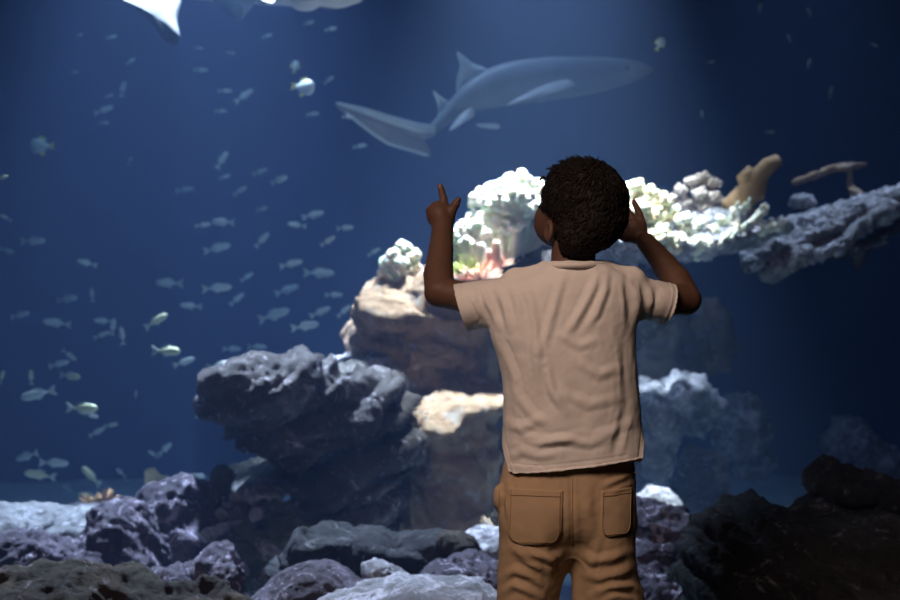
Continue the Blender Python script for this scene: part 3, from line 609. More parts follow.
tf = slab('tail_fin', curve([P(336, 102, 6.3), P(362, 108, 6.35), P(395, 119, 6.42), P(418, 125, 6.48), P(434, 124, 6.52), P(436, 135, 6.52), P(425, 140, 6.5), P(429, 148, 6.48), P(429, 157, 6.46), P(408, 150, 6.42), P(385, 142, 6.4), P(372, 132, 6.38), P(356, 120, 6.34), P(342, 112, 6.3)]), .020, 'shark', sh)
for pts, rr in (([P(337, 103, 6.3), P(362, 110, 6.34), P(395, 121, 6.41), P(418, 128, 6.47), P(434, 130, 6.52)], [.006, .016, .022, .026, .024]), ([P(346, 113, 6.3), P(358, 122, 6.33), P(374, 134, 6.37), P(388, 143, 6.39), P(408, 149, 6.41), P(427, 155, 6.45)], [.006, .009, .010, .010, .010, .008])):
    mb = MB(); mb.tube(pts, rr, 10, flat=.6, side=(0, 0, 1)); e_ = mb.put('lit_fin_edge', M['shark_fin'], sh); e_.parent = tf  # paler tubes put the tail's lit rims into colour and shape
slab('pectoral_fin', curve([P(566, 80, 6.70), P(574, 85, 6.68), P(552, 91, 6.55), P(530, 99, 6.45), P(507, 105, 6.4), P(520, 97, 6.48), P(542, 86, 6.6)]), .03, 'shark_belly', sh)
slab('pelvic_fin', curve([P(472, 108, 6.62), P(474, 116, 6.6), P(462, 124, 6.52), P(449, 131, 6.48), P(456, 120, 6.55), P(464, 112, 6.6)]), .02, 'shark_belly', sh)
slab('anal_fin', curve([P(478, 124, 6.6), P(498, 124, 6.66), P(498, 129, 6.66), P(480, 127, 6.6)]), .012, 'shark_fin', sh)
mb = MB(); e = P(628, 68, Yh - .10); mb.tube([e, e - np.array([0, .012, 0])], [.012, .008], 10); mb.put('eye', M['eye'], sh)
for i in range(4):
    mb = MB(); x = 590 - i * 5; mb.tube([P(x, 66, Yh - .14), P(x - 1.5, 76, Yh - .155), P(x - 1, 84, Yh - .14)], [.003, .006, .003], 6); mb.put('gill_slit', M['eye'], sh)
s2 = empty('shark', P(240, -20, 5.6)); tag(s2, 'pale-bellied shark cut off by the top edge at upper left', 'shark')
body_loft([(398, -22, 5.5, 2), (380, -20, 5.5, 12), (350, -18, 5.55, 22), (310, -18, 5.6, 25), (260, -20, 5.65, 24), (200, -22, 5.7, 22), (140, -26, 5.8, 18), (80, -30, 5.9, 12), (20, -36, 6.0, 7), (-30, -40, 6.1, 4)]).put('body', M['shark_belly'], s2)
slab('pectoral_fin', curve([P(112, -8, 5.6), P(130, 3, 5.55), P(150, 22, 5.5), P(166, 42, 5.45), P(174, 45, 5.45), P(180, 38, 5.45), P(177, 20, 5.5), P(176, -8, 5.6)]), .04, 'shark_grey', s2)
slab('pelvic_fin', curve([P(214, -3, 5.6), P(226, 10, 5.55), P(239, 20, 5.5), P(246, 14, 5.5), P(254, 4, 5.55), P(262, -4, 5.6)]), .03, 'shark_fin', s2)
slab('anal_fin', curve([P(252, -3, 5.45), P(262, 4, 5.42), P(272, 5, 5.4), P(274, -1, 5.45)]), .02, 'shark_belly', s2)
F = Field(P(285, 25, 5.3) + np.array([0, -.1, -.05]), P(365, -30, 5.7) + np.array([0.1, .15, 0]), 0.01)
for px, py, rx, rz in [(305, -2, 18, 13), (335, -3, 22, 11), (352, -8, 14, 12), (290, -6, 14, 9)]: F.ell(P(px, py, 5.45), (rx * 5.45 / FPX, .07, rz * 5.45 / FPX), None, .01)
V, Q = F.mesh(); put('jaw', V, Q, M['shark_belly'], s2)

# ------------------------------------------------------------------ fish
def fish_template(kind, bodym, finm):
    deep = {'slim': .13, 'round': .30}[kind]; n, seg = 12, 10; V = []; Fc = []
    for i in range(n):
        t = i / (n - 1); x = .5 - t * .82; r = deep * (math.sin(math.pi * min(1, t * 1.02 + .02) ** .72) ** .85 * .92 + .1) * (1 if t < .95 else .9)
        if i == 0: r = deep * .12
        for k in range(seg):
            a = 2 * math.pi * k / seg; V.append((x, .5 * r * math.cos(a), r * math.sin(a)))
    for i in range(n - 1):
        for k in range(seg): a, b = i * seg + k, i * seg + (k + 1) % seg; Fc.append((a, b, b + seg, a + seg))
    Fc.append(tuple(range(seg))[::-1]); Fc.append(tuple(range((n - 1) * seg, n * seg)))
    body = make_mesh('body', V, Fc, bodym)
    def fl(name, poly, th=.02):
        Vv = [(x, th / 2, z) for x, z in poly] + [(x, -th / 2, z) for x, z in poly]; q = len(poly)
        return make_mesh(name, Vv, [tuple(range(q)), tuple(range(q, 2 * q))[::-1]] + [(i, q + i, q + (i + 1) % q, (i + 1) % q) for i in range(q)], finm, False)
    d = deep
    tail = fl('tail_fin', [(-.28, .03), (-.42, .12), (-.52, .15), (-.45, .0), (-.52, -.15), (-.42, -.12), (-.28, -.03)])
    dors = fl('dorsal_fin', [(.2, d * .85), (.08, d * 1.35), (-.1, d * 1.15), (-.2, d * .7)])
    belly = fl('pelvic_fin', [(.12, -d * .85), (.0, -d * 1.3), (-.12, -d * 1.0), (-.1, -d * .75)])
    mb = MB(); mb.tube([(.38, -deep * .36, deep * .12), (.38, deep * .36, deep * .12)], [.022, .022], 8); eye = make_mesh('eye', mb.v, mb.f, M['eye'])
    return [('body', body), ('tail_fin', tail), ('dorsal_fin', dors), ('pelvic_fin', belly), ('eye', eye)]
TPL = {'s': fish_template('slim', M['fish'], M['fin']), 'g': fish_template('slim', M['fish_gold'], M['fin']), 'r': fish_template('round', M['fish'], M['fin_yellow'])}
def fish(px, py, L, ang, Y, label, kind='s', turn=0, group=None):
    o = empty('fish', P(px, py, Y)); s = L * Y / FPX * 1.02; o.scale = (s, s, s)
    # heading in the picture plane, then a turn towards or away from the glass
    M4 = Matrix.Rotation(-math.radians(ang), 4, 'Y') @ Matrix.Rotation(math.radians(turn), 4, 'Z')
    if 90 < ang % 360 < 270: M4 = Matrix.Rotation(-math.radians(ang - 180), 4, 'Y') @ Matrix.Rotation(math.radians(180 + turn), 4, 'Z')
    o.rotation_euler = M4.to_euler(); tag(o, label, 'fish', group)
    for nm, me in TPL[kind] if L >= 12 else TPL[kind][:3]: link(nm, me, o)
FISH = [
 (166, 351, 34, 0, 5.6, 'bright silvery fish facing right, level with the top of the overhang rock', 'g'),
 (184, 362, 22, 20, 6.0, 'pale fish just under the bright fish left of the overhang', 's'),
 (156, 321, 26, 32, 5.8, 'yellowish fish tilted upward above the two bright fish', 'g'),
 (169, 283, 29, 178, 6.4, 'bluish fish facing left, highest over the yellowish tilted fish', 's'),
 (191, 306, 22, 176, 7.0, 'dim fish facing left, right of the yellowish tilted fish', 's'),
 (220, 365, 26, 12, 5.6, 'green-tinged fish touching the left end of the overhang', 's'),
 (38, 394, 36, 193, 5.6, 'long slender fish with its nose down left, near the left edge', 's'),
 (82, 408, 35, 0, 5.5, 'clearest bright fish with forked tail facing right, lower left', 'g'),
 (91, 415, 15, -20, 5.8, 'small pale fish half hidden under the clearest bright fish', 's'),
 (97, 432, 17, 30, 6.2, 'dim fish of the pair below the clearest bright fish, left one', 's'),
 (111, 425, 14, 10, 6.0, 'brighter fish of the pair below the clearest bright fish, right one', 's'),
 (27, 456, 27, 197, 5.8, 'fish facing left with nose down, upper one of the lower left trio', 's'),
 (54, 463, 28, -5, 5.9, 'fish facing right in the middle of the lower left trio', 's'),
 (40, 475, 31, 170, 5.9, 'greenish fish facing left, lowest of the lower left trio', 'g'),
 (91, 476, 26, 137, 5.8, 'fish slanting steeply, right of the lower left trio', 'g'),
 (121, 473, 14, 145, 6.2, 'tiny slanting fish left of the yellow sponge', 's'),
 (67, 488, 10, 130, 6.4, 'tiny pale fish just above the grey rocks at lower left', 's'),
 (89, 496, 22, 170, 5.9, 'green fish just left of the brown feathery tuft', 'g'),
 (153, 454, 12, 150, 6.2, 'short fish above the yellow sponge', 's'),
 (165, 449, 20, 42, 6.3, 'fish slanting up right above the yellow sponge', 's'),
 (136, 394, 8, 90, 6.4, 'lone tiny white fish in open water left of the overhang', 's'),
 (194, 477, 22, 4, 6.0, 'pale teal fish just above the lilac mound', 's'),
 (197, 410, 16, 95, 5.8, 'fish half hidden behind the left tip of the overhang', 's'),
 (70, 376, 25, -4, 5.9, 'green fish lying level above the long slender fish', 'g'),
 (59, 364, 20, 15, 6.4, 'dim blue fish of the crossing pair at left', 's'),
 (69, 355, 17, -38, 6.2, 'curved fish slanting down over the dim blue one', 's'),
 (31, 377, 16, 88, 6.0, 'thin upright green fish near the left edge', 'g'),
 (2, 377, 14, 85, 6.0, 'upright fish cut by the left edge', 'g'),
 (57, 323, 27, 172, 6.4, 'arched fish facing left, directly right of the stubby edge fish', 's'),
 (20, 315, 19, 15, 6.3, 'stubby blue fish close to the left edge', 's'),
 (67, 299, 23, 8, 6.7, 'dim fish above the arched fish at left', 's'),
 (87, 263, 20, 163, 6.6, 'fish facing left with drooping tail, alone at mid left', 's'),
 (92, 295, 14, 92, 6.6, 'tiny upright fish beside the dim mid left fish', 's'),
 (113, 327, 17, 82, 6.0, 'bright upright fish, left one of the upright pair', 's'),
 (122, 336, 19, 102, 6.0, 'bright upright fish, right one of the upright pair', 's'),
 (104, 321, 19, 175, 6.9, 'faint fish crossing behind the top of the upright pair', 's'),
 (102, 335, 17, 22, 6.9, 'faint fish crossing behind the bottom of the upright pair', 's'),
 (33, 241, 25, 0, 6.1, 'bright streaked fish facing right near the left edge at mid height', 's'),
 (7, 251, 16, -15, 7.2, 'faint fish at the left edge under the streaked fish', 's'),
 (6, 218, 12, 150, 6.4, 'small curved fish at the left edge over the streaked fish', 's'),
 (2, 178, 12, 20, 5.2, 'dark yellow-edged fish cut by the left edge', 'g'),
 (42, 146, 25, 180, 6.8, 'ring-like round fish with yellow tail at upper left', 'r'),
 (303, 87, 26, -8, 6.0, 'angular white fish with yellow back fin left of the shark tail', 'r'),
 (295, 67, 13, 80, 6.8, 'dim round fish just above the angular white fish', 'r'),
 (348, 117, 12, 0, 6.0, 'bright small fish under the tip of the shark tail', 's'),
 (660, 44, 14, 60, 6.2, 'squarish pale fish right of the shark snout', 'r'),
 (223, 222, 26, 175, 6.2, 'brightest fish of the middle school, with arched back', 's'),
 (203, 225, 16, 10, 6.6, 'small fish nose to nose with the brightest arched fish', 's'),
 (217, 248, 27, 14, 6.8, 'bluish fish under the brightest arched fish', 's'),
 (262, 240, 20, 45, 6.9, 'fish tilted halfway up, right of the bluish fish', 's'),
 (279, 180, 20, 20, 6.3, 'bright teal fish at the top of the middle school', 's'),
 (217, 288, 29, 5, 6.4, 'teal fish facing right in the middle of the water', 's'),
 (237, 299, 18, 40, 6.9, 'small tilted fish right of the level teal fish', 's'),
 (274, 315, 34, 18, 6.9, 'broad dim teal fish above the overhang rock', 's'),
 (305, 326, 29, 10, 6.2, 'greenish fish close above the pale rock slope', 's'),
 (320, 312, 22, 25, 6.8, 'dim fish just above the greenish one near the pillar', 's'),
 (344, 311, 17, 40, 6.6, 'fish next to the left side of the brown pillar', 's'),
 (257, 347, 20, 0, 7.2, 'dim fish right above the crest of the overhang', 's'),
 (319, 273, 31, 0, 7.2, 'long faint fish level with the small curled coral', 's'),
 (291, 264, 23, 14, 6.9, 'fish left of the long faint fish', 's'),
 (328, 241, 17, 32, 6.4, 'bright fish at the lower right of the coral side school', 's'),
 (345, 228, 18, 4, 6.6, 'fish at the right end of the coral side school', 's'),
 (297, 225, 19, 172, 6.8, 'fish at the left end of the coral side school', 's'),
 (313, 215, 22, 15, 7.0, 'dim fish at the top of the coral side school', 's'),
 (374, 252, 14, 30, 7.0, 'faint fish beside the curled white coral', 's'),
]
for i, a in enumerate(FISH):
    px, py, L, ang, Y, lab = a[:6]; fish(px, py, L, ang, Y, lab, a[6], turn=((i * 37) % 50) - 25)
FAINT = [
 (80, 35, 8, 0, 'tiny dim speck of a fish, farthest up left of the shark fin'), (112, 37, 10, 20, 'tiny dim fish just left of the drooping shark fin'), (131, 61, 10, 40, 'small brighter fish under the drooping shark fin'),
 (123, 89, 16, 80, 'upright faint fish in the cluster left of centre below the shark fin'), (109, 96, 9, 20, 'tiny fish beside the upright faint one under the shark fin'), (104, 110, 20, 20, 'longest faint fish of the cluster below the shark fin'),
 (104, 123, 10, 0, 'faintest fish at the bottom of the cluster below the shark fin'), (75, 72, 8, 0, 'tiny faint fish alone between the left edge and the shark fin'), (130, 161, 9, 60, 'tiny faint fish right of the ring-like fish'),
 (199, 48, 8, 0, 'tiny fish just right of the tip of the drooping shark fin'), (231, 53, 9, 0, 'tiny fish under the small triangular shark fin'), (201, 70, 14, 0, 'faint level fish right below the drooping shark fin'),
 (225, 91, 14, 0, 'faint level fish left of the long slanting faint one'), (244, 96, 22, 35, 'long faint fish slanting up left of the angular white fish'), (221, 111, 12, 0, 'small faint fish below the long slanting faint one'),
 (329, 80, 12, 35, 'small slanting fish right of the angular white fish'), (331, 29, 13, 5, 'teal small fish under the pale jaw of the upper shark'), (309, 23, 12, 10, 'dim small fish directly beneath the upper shark jaw'),
 (267, 36, 11, 25, 'thin tiny fish between the triangular fin and the dim round fish'), (313, 114, 13, 10, 'faint fish left of the shark tail tip'),
 (222, 160, 20, 60, 'dim steep fish at the upper left of the middle school'), (225, 177, 11, 20, 'tiny fish right below the dim steep one'), (260, 172, 15, 20, 'small fish next left of the bright teal top fish'),
 (185, 190, 19, 5, 'pale blue fish leading the middle school on its left'), (240, 191, 16, 30, 'slanting small fish in the centre of the middle school'), (262, 209, 13, 10, 'tiny dim fish under the slanting one in the middle school'),
 (247, 277, 15, 35, 'faint small fish right above the level teal fish'), (287, 290, 25, 20, 'faint slanting fish over the broad dim teal fish'), (334, 295, 18, 0, 'faint fish up left of the brown pillar'),
 (232, 349, 18, 0, 'barely visible fish left above the overhang crest'), (360, 146, 14, 10, 'faint fish under the lower lobe of the shark tail'),
 (760, 8, 9, 80, 'dim fish at the top edge, left one of two on the right'), (789, 38, 9, 110, 'dim upright fish below and right of the top edge pair'), (809, 63, 10, 80, 'dim upright fish in the middle of the dark upper right'),
 (831, 92, 13, 90, 'largest dim fish in the dark upper right'), (711, 62, 9, 10, 'dim fish right below the squarish pale fish'), (702, 114, 9, 90, 'dim upright fish above the tan bushy coral'),
 (770, 132, 10, 0, 'dim fish just above the orange-brown branch'), (874, 45, 9, -20, 'dim fish nearest the top right corner'), (809, 12, 9, 110, 'dim fish at the top edge, right one of two on the right'),
]
for i, (px, py, l, ang, lab) in enumerate(FAINT): fish(px, py, l, ang, 7.2 + .35 * (i % 4), lab, 's', turn=((i * 53) % 60) - 30, group='faint fish far back in the water')

# ------------------------------------------------------------------ the boy
BOY = P(570, 300, 2.3); BOY[2] = 0.0
boy = empty('person', BOY); tag(boy, 'boy in white t-shirt seen from behind, left hand pointing up, right hand at his brow', 'person')
s23 = 2.3 / FPX
def zpx(py, Y=2.3): return P(0, py, Y)[2]
# --- skin: head, neck, torso, arms and hands as one surface
F = Field((P(420, 300, 2.3)[0] - .04, 2.14, ZC - .42), (P(705, 300, 2.35)[0] + .03, 2.66, 1.125), 0.0022)
trows = [(P(0, py, 2.3)[2], P((l + r) / 2, 0, 2.3)[0], (r - l) / 2 * s23, 2.305, hd) for py, l, r, hd in
         [(272, 535, 615, .030), (280, 512, 628, .045), (295, 503, 632, .055), (330, 508, 622, .062), (400, 518, 626, .060), (452, 516, 628, .056)]]
F.column(trows, k=.02)
# neck and head
HC = P(584, 206, 2.33)
fw = np.array([-.60, .74, .30]); fw /= np.linalg.norm(fw); upv = np.array([.12, -.28, .95]); upv -= fw * (upv @ fw); upv /= np.linalg.norm(upv); sd = np.cross(fw, upv)   # sd = his right
HR = np.stack([sd, fw, upv], 1)
def H(x, y, z): return HC + HR @ np.array([x, y, z], float)
F.column([(zpx(290), P(573, 0, 2.3)[0], 25 * s23, 2.30, .040), (zpx(266), P(573, 0, 2.3)[0], 22.5 * s23, 2.302, .035), (zpx(240), P(575, 0, 2.3)[0], 22 * s23, 2.315, .036)], k=.012)
F.ell(HC, (.068, .084, .079), HR, .01)
F.ell(P(553, 222, 2.37), (.036, .045, .040), None, .02)      # left cheek
F.ell(H(.04, .045, -.035), (.034, .042, .04), HR, .02)
F.ell(H(0, .045, -.05), (.045, .045, .042), HR, .02)         # jaw
F.ell(H(0, .075, -.075), (.018, .016, .014), HR, .015)       # chin
F.ell(H(0, .056, .030), (.044, .028, .030), HR, .02)           # brow
F.cone(H(0, .084, .012), H(0, .099, -.018), .006, .010, .008)   # nose
for sx in (-1, 1):
    F.ell(H(sx * .009, .092, -.020), (.006, .007, .005), HR, .005)
    F.ell(H(sx * .028, .086, .010), (.015, .010, .009), HR, .008, sub=True)
F.cone(H(-.015, .083, -.042), H(.015, .083, -.042), .0045, .0045, .004); F.cone(H(-.013, .081, -.051), H(.013, .081, -.051), .005, .005, .004)
# ears
EL = P(549, 231, 2.297)
er = rot3(math.radians(-12), math.radians(10), math.radians(22))
F.ell(EL, (.0075, .014, .021), er, .003); F.ell(EL + np.array([-.006, -.004, .001]), (.005, .008, .013), er, .003, sub=True)
ER = H(.071, -.005, -.018); F.ell(ER, (.007, .015, .022), HR, .004)
# left arm and pointing hand
A0, A1 = P(512, 298, 2.31), P(440, 292, 2.39)
F.chain([A0, P(480, 301, 2.35), A1], [.030, .0275, 15.3 * 2.39 / FPX], .012)
F.chain([A1, P(438.5, 274, 2.42), P(441, 249, 2.455), P(442.5, 227, 2.485)], [15.6 * 2.39 / FPX, 15.0 * 2.42 / FPX, 12.2 * 2.455 / FPX, 10.2 * 2.485 / FPX], .003)
HY = 2.50; u = HY / FPX
F.ell(P(439, 214, HY), (12.6 * u, .015, 12.6 * u), rot3(0, math.radians(8), 0), .010)
F.cone(P(442.5, 228, 2.488), P(441, 216, HY), 9.4 * u, 10.5 * u, .01)
def finger(pts, rs, k=.004): F.chain(pts, rs, k)
finger([P(444.5, 206, HY), P(443.6, 199, HY + .004), P(442, 192.5, HY + .008), P(440.4, 186.2, HY + .010)], [.0088, .0076, .0068, .0058])       # index
for (kx, ky, dx, r) in [(440, 204.8, 0, .0088), (434.3, 206, -.3, .0086), (429.8, 210, -.2, .0080)]:           # curled middle, ring, little
    K = P(kx, ky, HY + .004); finger([K, P(kx + dx, ky + .5, HY + .030), P(kx + dx * .7 + 1.0, ky + 9, HY + .041), P(kx + 2.5, ky + 13, HY + .026)], [r, r * .95, r * .88, r * .8])
finger([P(449, 221, HY - .002), P(451.5, 211.5, HY - .006), P(455.5, 204.5, HY - .008), P(458.6, 199.6, HY - .008)], [.0115, .0088, .0076, .0058], .006)   # thumb
# right arm and hand
B1 = P(685.5, 299.5, 2.39)
F.chain([P(632, 296, 2.31), P(660, 301, 2.35), B1], [.030, .0275, 15.4 * 2.39 / FPX], .008)
F.chain([B1, P(676.5, 281, 2.42), P(664, 264, 2.445), P(646, 242, 2.48)], [15.6 * 2.39 / FPX, 14.6 * 2.42 / FPX, 12.2 * 2.445 / FPX, 9.6 * 2.48 / FPX], .003)
F.ell(P(636.5, 231, HY), (11.2 * u, .013, 13.5 * u), rot3(0, -math.radians(18), 0), .008)
finger([P(642.5, 224, HY), P(639.8, 214.5, HY + .001), P(636.8, 207.5, HY + .002), P(633.9, 201.8, HY + .002)], [.0080, .0068, .0062, .0054], .003)
finger([P(633.5, 220, HY + .006), P(624, 207, HY + .014), P(619, 197, HY + .018), P(615, 189, HY + .020)], [.0088, .008, .0072, .0062])
finger([P(631, 218, HY + .008), P(621, 205, HY + .018), P(614, 196, HY + .024), P(610, 188, HY + .024)], [.0088, .0082, .0074, .0064])
finger([P(627, 221, HY + .010), P(615, 211, HY + .020), P(607, 203, HY + .026), P(602, 197, HY + .026)], [.0088, .008, .0072, .0062])
finger([P(632, 237, HY), P(626, 238, HY), P(621.5, 235.5, HY + .002), P(617, 232, HY + .006)], [.0105, .0082, .0076, .006], .006)
V, Q = F.mesh(); V = relax(V, Q, 1, .5)
body = put('body', V, Q, M['skin'], boy)
# nails, eyes, ear
for c, d in [(P(440.2, 186.6, HY + .004), (0, -.25, 1)), (P(634.6, 202.4, HY + .001), (-.5, -.3, .8)), (P(458.2, 200.2, HY - .0135), (.5, -.3, .8))]:
    F2 = Field(c - .008, c + .008, .0008); q = Vector(d).to_track_quat('Z', 'Y').to_matrix(); F2.ell(c, (.0038, .0016, .0048), np.array(q), 0)
    v, q4 = F2.mesh(); put('nail', v, q4, M['nail'], boy)
for sx in (-1, 1):
    c = H(sx * .028, .079, .010); F2 = Field(c - .014, c + .014, .0012); F2.ell(c, (.011, .011, .011), None, 0); v, q4 = F2.mesh(); eb = put('eye', v, q4, M['eye_white'], boy)
    c2 = H(sx * .028, .0875, .0115); F2 = Field(c2 - .008, c2 + .008, .0008); F2.ell(c2, (.005, .003, .005), HR, 0); v, q4 = F2.mesh(); pu = put('pupil', v, q4, M['eye'], boy); pu.parent = eb; 
    mb = MB(); mb.tube([H(sx * .014, .094, .030), H(sx * .028, .093, .034), H(sx * .043, .084, .031)], [.0022, .003, .0018], 6); mb.put('eyebrow', M['hair'], boy)
# --- hair: a cap of curls
F = Field(HC - .115, HC + .12, 0.0024)
F.ell(HC + HR @ np.array([-.002, -.003, .001]), (.0745, .088, .083), HR, .01)
F.ell(P(577, 238, 2.275), (19 * s23, .028, 21 * s23), None, .02)
F.ell(P(594, 225, 2.285), (22 * s23, .04, 24 * s23), None, .02)
F.ell(P(574, 179, 2.33), (22 * s23, .05, 12 * s23), rot3(0, math.radians(-8), 0), .02)
F.ell(P(559, 190, 2.36), (13 * s23, .045, 19 * s23), None, .015)
x, y, z = F._xyz((0, 0, 0), F.n); X = x - HC[0]; Yy = y - HC[1]; Z = z - HC[2]
lx = sd[0] * X + sd[1] * Yy + sd[2] * Z; ly = fw[0] * X + fw[1] * Yy + fw[2] * Z; lz = upv[0] * X + upv[1] * Yy + upv[2] * Z
face = np.minimum(ly - .060, .044 - lz + 0.25 * (ly - .03)); ear_cut = .0215 - np.sqrt((x - EL[0]) ** 2 + (y - EL[1]) ** 2 * .6 + (z - EL[2]) ** 2)
low = np.minimum(ly - .004, -.018 - lz)
F.F = np.maximum(np.maximum(np.maximum(F.F, np.minimum(face, .05)), ear_cut), low).astype(np.float32)
V, Q = F.mesh(); V = relax(V, Q, 2, .5); n = vnormals(V, Q)
V = V + n * (.0022 * ridged(V * 60, 2, 31) + .003 * vnoise(V * 30, 33))[:, None]
mb = MB(); pick = RNG.choice(len(V), 4200, replace=False); rnd = random.Random(5)
crown = HC + HR @ np.array([.005, -.02, .088])
flow = np.stack([vnoise(V * 22, 600 + i) for i in range(3)], 1)
for i in pick:
    # short wavy locks combed outward from the crown, a little ruffled
    p, d = V[i], n[i]
    t = p - crown; t = t / (np.linalg.norm(t) + 1e-6) + .9 * flow[i] + np.array([rnd.uniform(-.2, .2) for _ in range(3)])
    t = t - d * (t @ d); t /= np.linalg.norm(t) + 1e-9; bt = np.cross(d, t)
    top = min(1, max(0, (p - HC) @ upv / .08)); L = rnd.uniform(.008, .014) * (.8 + .5 * top); ph = rnd.uniform(0, 6)
    if (p - HC) @ upv < -.05: L *= .5
    lift = rnd.uniform(.0012, .003) + .003 * top * rnd.random()
    pts = [p - d * .001 + t * L * u_ + bt * .0016 * math.sin(ph + u_ * 5) + d * lift * math.sin(u_ * 2.6) for u_ in (0, .25, .5, .75, 1)]
    mb.tube(pts, [.0012, .0013, .0012, .0009, .0003], 3, cap=False)
for i in range(260):
    # unruly tufts on the crown and the forelock
    c_ = P(rnd.uniform(553, 606), 0, 2.3)[0]; j = np.argmin(np.abs(V[:, 0] - c_) + np.abs(V[:, 1] - rnd.uniform(2.28, 2.40)) * .6 - V[:, 2] * .8); p, d = V[j], n[j]
    dirv = d + np.array([rnd.uniform(-.9, .5), rnd.uniform(-.5, .5), rnd.uniform(-.2, .5)]) + flow[j]; dirv /= np.linalg.norm(dirv); sidev = np.cross(dirv, d + [.01, .02, 0]); L = rnd.uniform(.006, .014)
    mb.tube([p - d * .001, p + dirv * L * .4 + sidev * .002, p + dirv * L * .75 - sidev * .001, p + dirv * L + np.array([-.003, 0, -.002])], [.0012, .0012, .0010, .0003], 3, cap=False)
nV = len(V); VV = np.concatenate([V, np.array(mb.v)]); faces = Q.tolist() + [tuple(i + nV for i in f) for f in mb.f]
put('hair', VV, faces, M['hair'], boy)

# --- folds: ridges and valleys laid along lines on the cloth
def seg_dist(px, pz, line):
    best = np.full(px.shape, 9.0); along = np.zeros(px.shape)
    n = len(line) - 1
    for i in range(n):
        ax, az = line[i]; bx, bz = line[i + 1]; dx, dz = bx - ax, bz - az; L = dx * dx + dz * dz
        t = np.clip(((px - ax) * dx + (pz - az) * dz) / L, 0, 1); d = np.hypot(px - ax - t * dx, pz - az - t * dz)
        m_ = d < best; best = np.where(m_, d, best); along = np.where(m_, (i + t) / n, along)
    return best, along
def fold(V, n, lines, side=-1, yc=2.3):
    out = np.zeros(len(V)); facing = np.clip(n[:, 1] * side + .25, 0, 1)
    px = 450 + V[:, 0] / V[:, 1] * FPX; pz = 300 - (V[:, 2] - ZC) / V[:, 1] * FPX
    for pts, wd, am in lines:
        d, a = seg_dist(px, pz, pts); taper = np.sin(np.clip(a, .04, .96) * math.pi) ** .6
        g = np.exp(-(d / wd) ** 2) - .45 * np.exp(-((d - 1.9 * wd) / (wd * .9)) ** 2)
        out += am * g * taper
    return V + n * (1.35 * out * facing)[:, None]

# --- t-shirt
F = Field((P(445, 0, 2.3)[0] - .02, 2.16, zpx(485)), (P(685, 0, 2.3)[0] + .02, 2.47, zpx(255)), 0.0023)
rows = [(zpx(py), P((l + r) / 2, 0, 2.3)[0], (r - l) / 2 * s23, cy, hd) for py, l, r, cy, hd in
        [(261, 546, 602, 2.30, .043), (267, 538, 616, 2.30, .050), (274, 520, 634, 2.302, .059), (284, 502, 645, 2.303, .067), (300, 490, 646, 2.304, .074), (320, 488, 640, 2.305, .080),
         (337, 490, 637, 2.305, .083), (352, 496, 637, 2.305, .085), (380, 502, 639, 2.307, .087), (400, 503, 641, 2.309, .089), (430, 502, 644, 2.311, .092), (455, 500.5, 651, 2.312, .094), (478, 500, 653.5, 2.312, .095)]]
F.column(rows, k=.004, power=2.25)
sl = 23.5 * s23; se = 28.5 * s23
SL0, SL1 = P(512, 298, 2.31), P(453, 309.5, 2.345); SR0, SR1 = P(628, 294, 2.31), P(676, 306, 2.345)
F.cone(SL0, SL1, .040, .049, .018); F.cone(SR0, SR1, .038, .042, .018)
F.cone(P(560, 270, 2.3), P(515, 277, 2.3), .012, .018, .02); F.cone(P(598, 268, 2.3), P(634, 276, 2.3), .012, .018, .02)
dl = (SL1 - SL0) / np.linalg.norm(SL1 - SL0); dr = (SR1 - SR0) / np.linalg.norm(SR1 - SR0)
cl = P(460.5, 309, 2.34); cr = P(672, 302, 2.34); nl = np.array([-.95, .12, -.30]); nl /= np.linalg.norm(nl); nr = np.array([.93, .12, -.24]); nr /= np.linalg.norm(nr)
F.cut(lambda x, y, z: (x - cl[0]) * nl[0] + (y - cl[1]) * nl[1] + (z - cl[2]) * nl[2])
F.cut(lambda x, y, z: (x - cr[0]) * nr[0] + (y - cr[1]) * nr[1] + (z - cr[2]) * nr[2])
def hem(x, y, z):
    px = 450 + x / 2.3 * FPX; back = 473 - (px - 501) * (13 / 112); front = 467 + 0 * px
    t = np.clip((y - 2.25) / .05, 0, 1); t = t * t * (3 - 2 * t); py = back * (1 - t) + front * t
    return (ZC + (300 - py) / FPX * 2.3) - z
F.cut(hem)
# hollow: the hem and sleeve ends are open
inner = Field.__new__(Field); inner.__dict__.update(F.__dict__); inner.F = np.full(tuple(F.n), 1.0, np.float32)
inner.column([(z, c, hw - .006, cy, hd - .006) for z, c, hw, cy, hd in [(zpx(py), P((l + r) / 2, 0, 2.3)[0], (r - l) / 2 * s23, 2.312, hd) for py, l, r, hd in [(462, 500.5, 651.8, .0943), (478, 500, 653.5, .095)]]], k=.0, power=2.25)
inner.cone(SL1 - dl * .045, SL1 + dl * .03, .0405, .0465, 0); inner.cone(SR1 - dr * .045, SR1 + dr * .03, .0345, .0375, 0)
F.F = np.maximum(F.F, -inner.F)
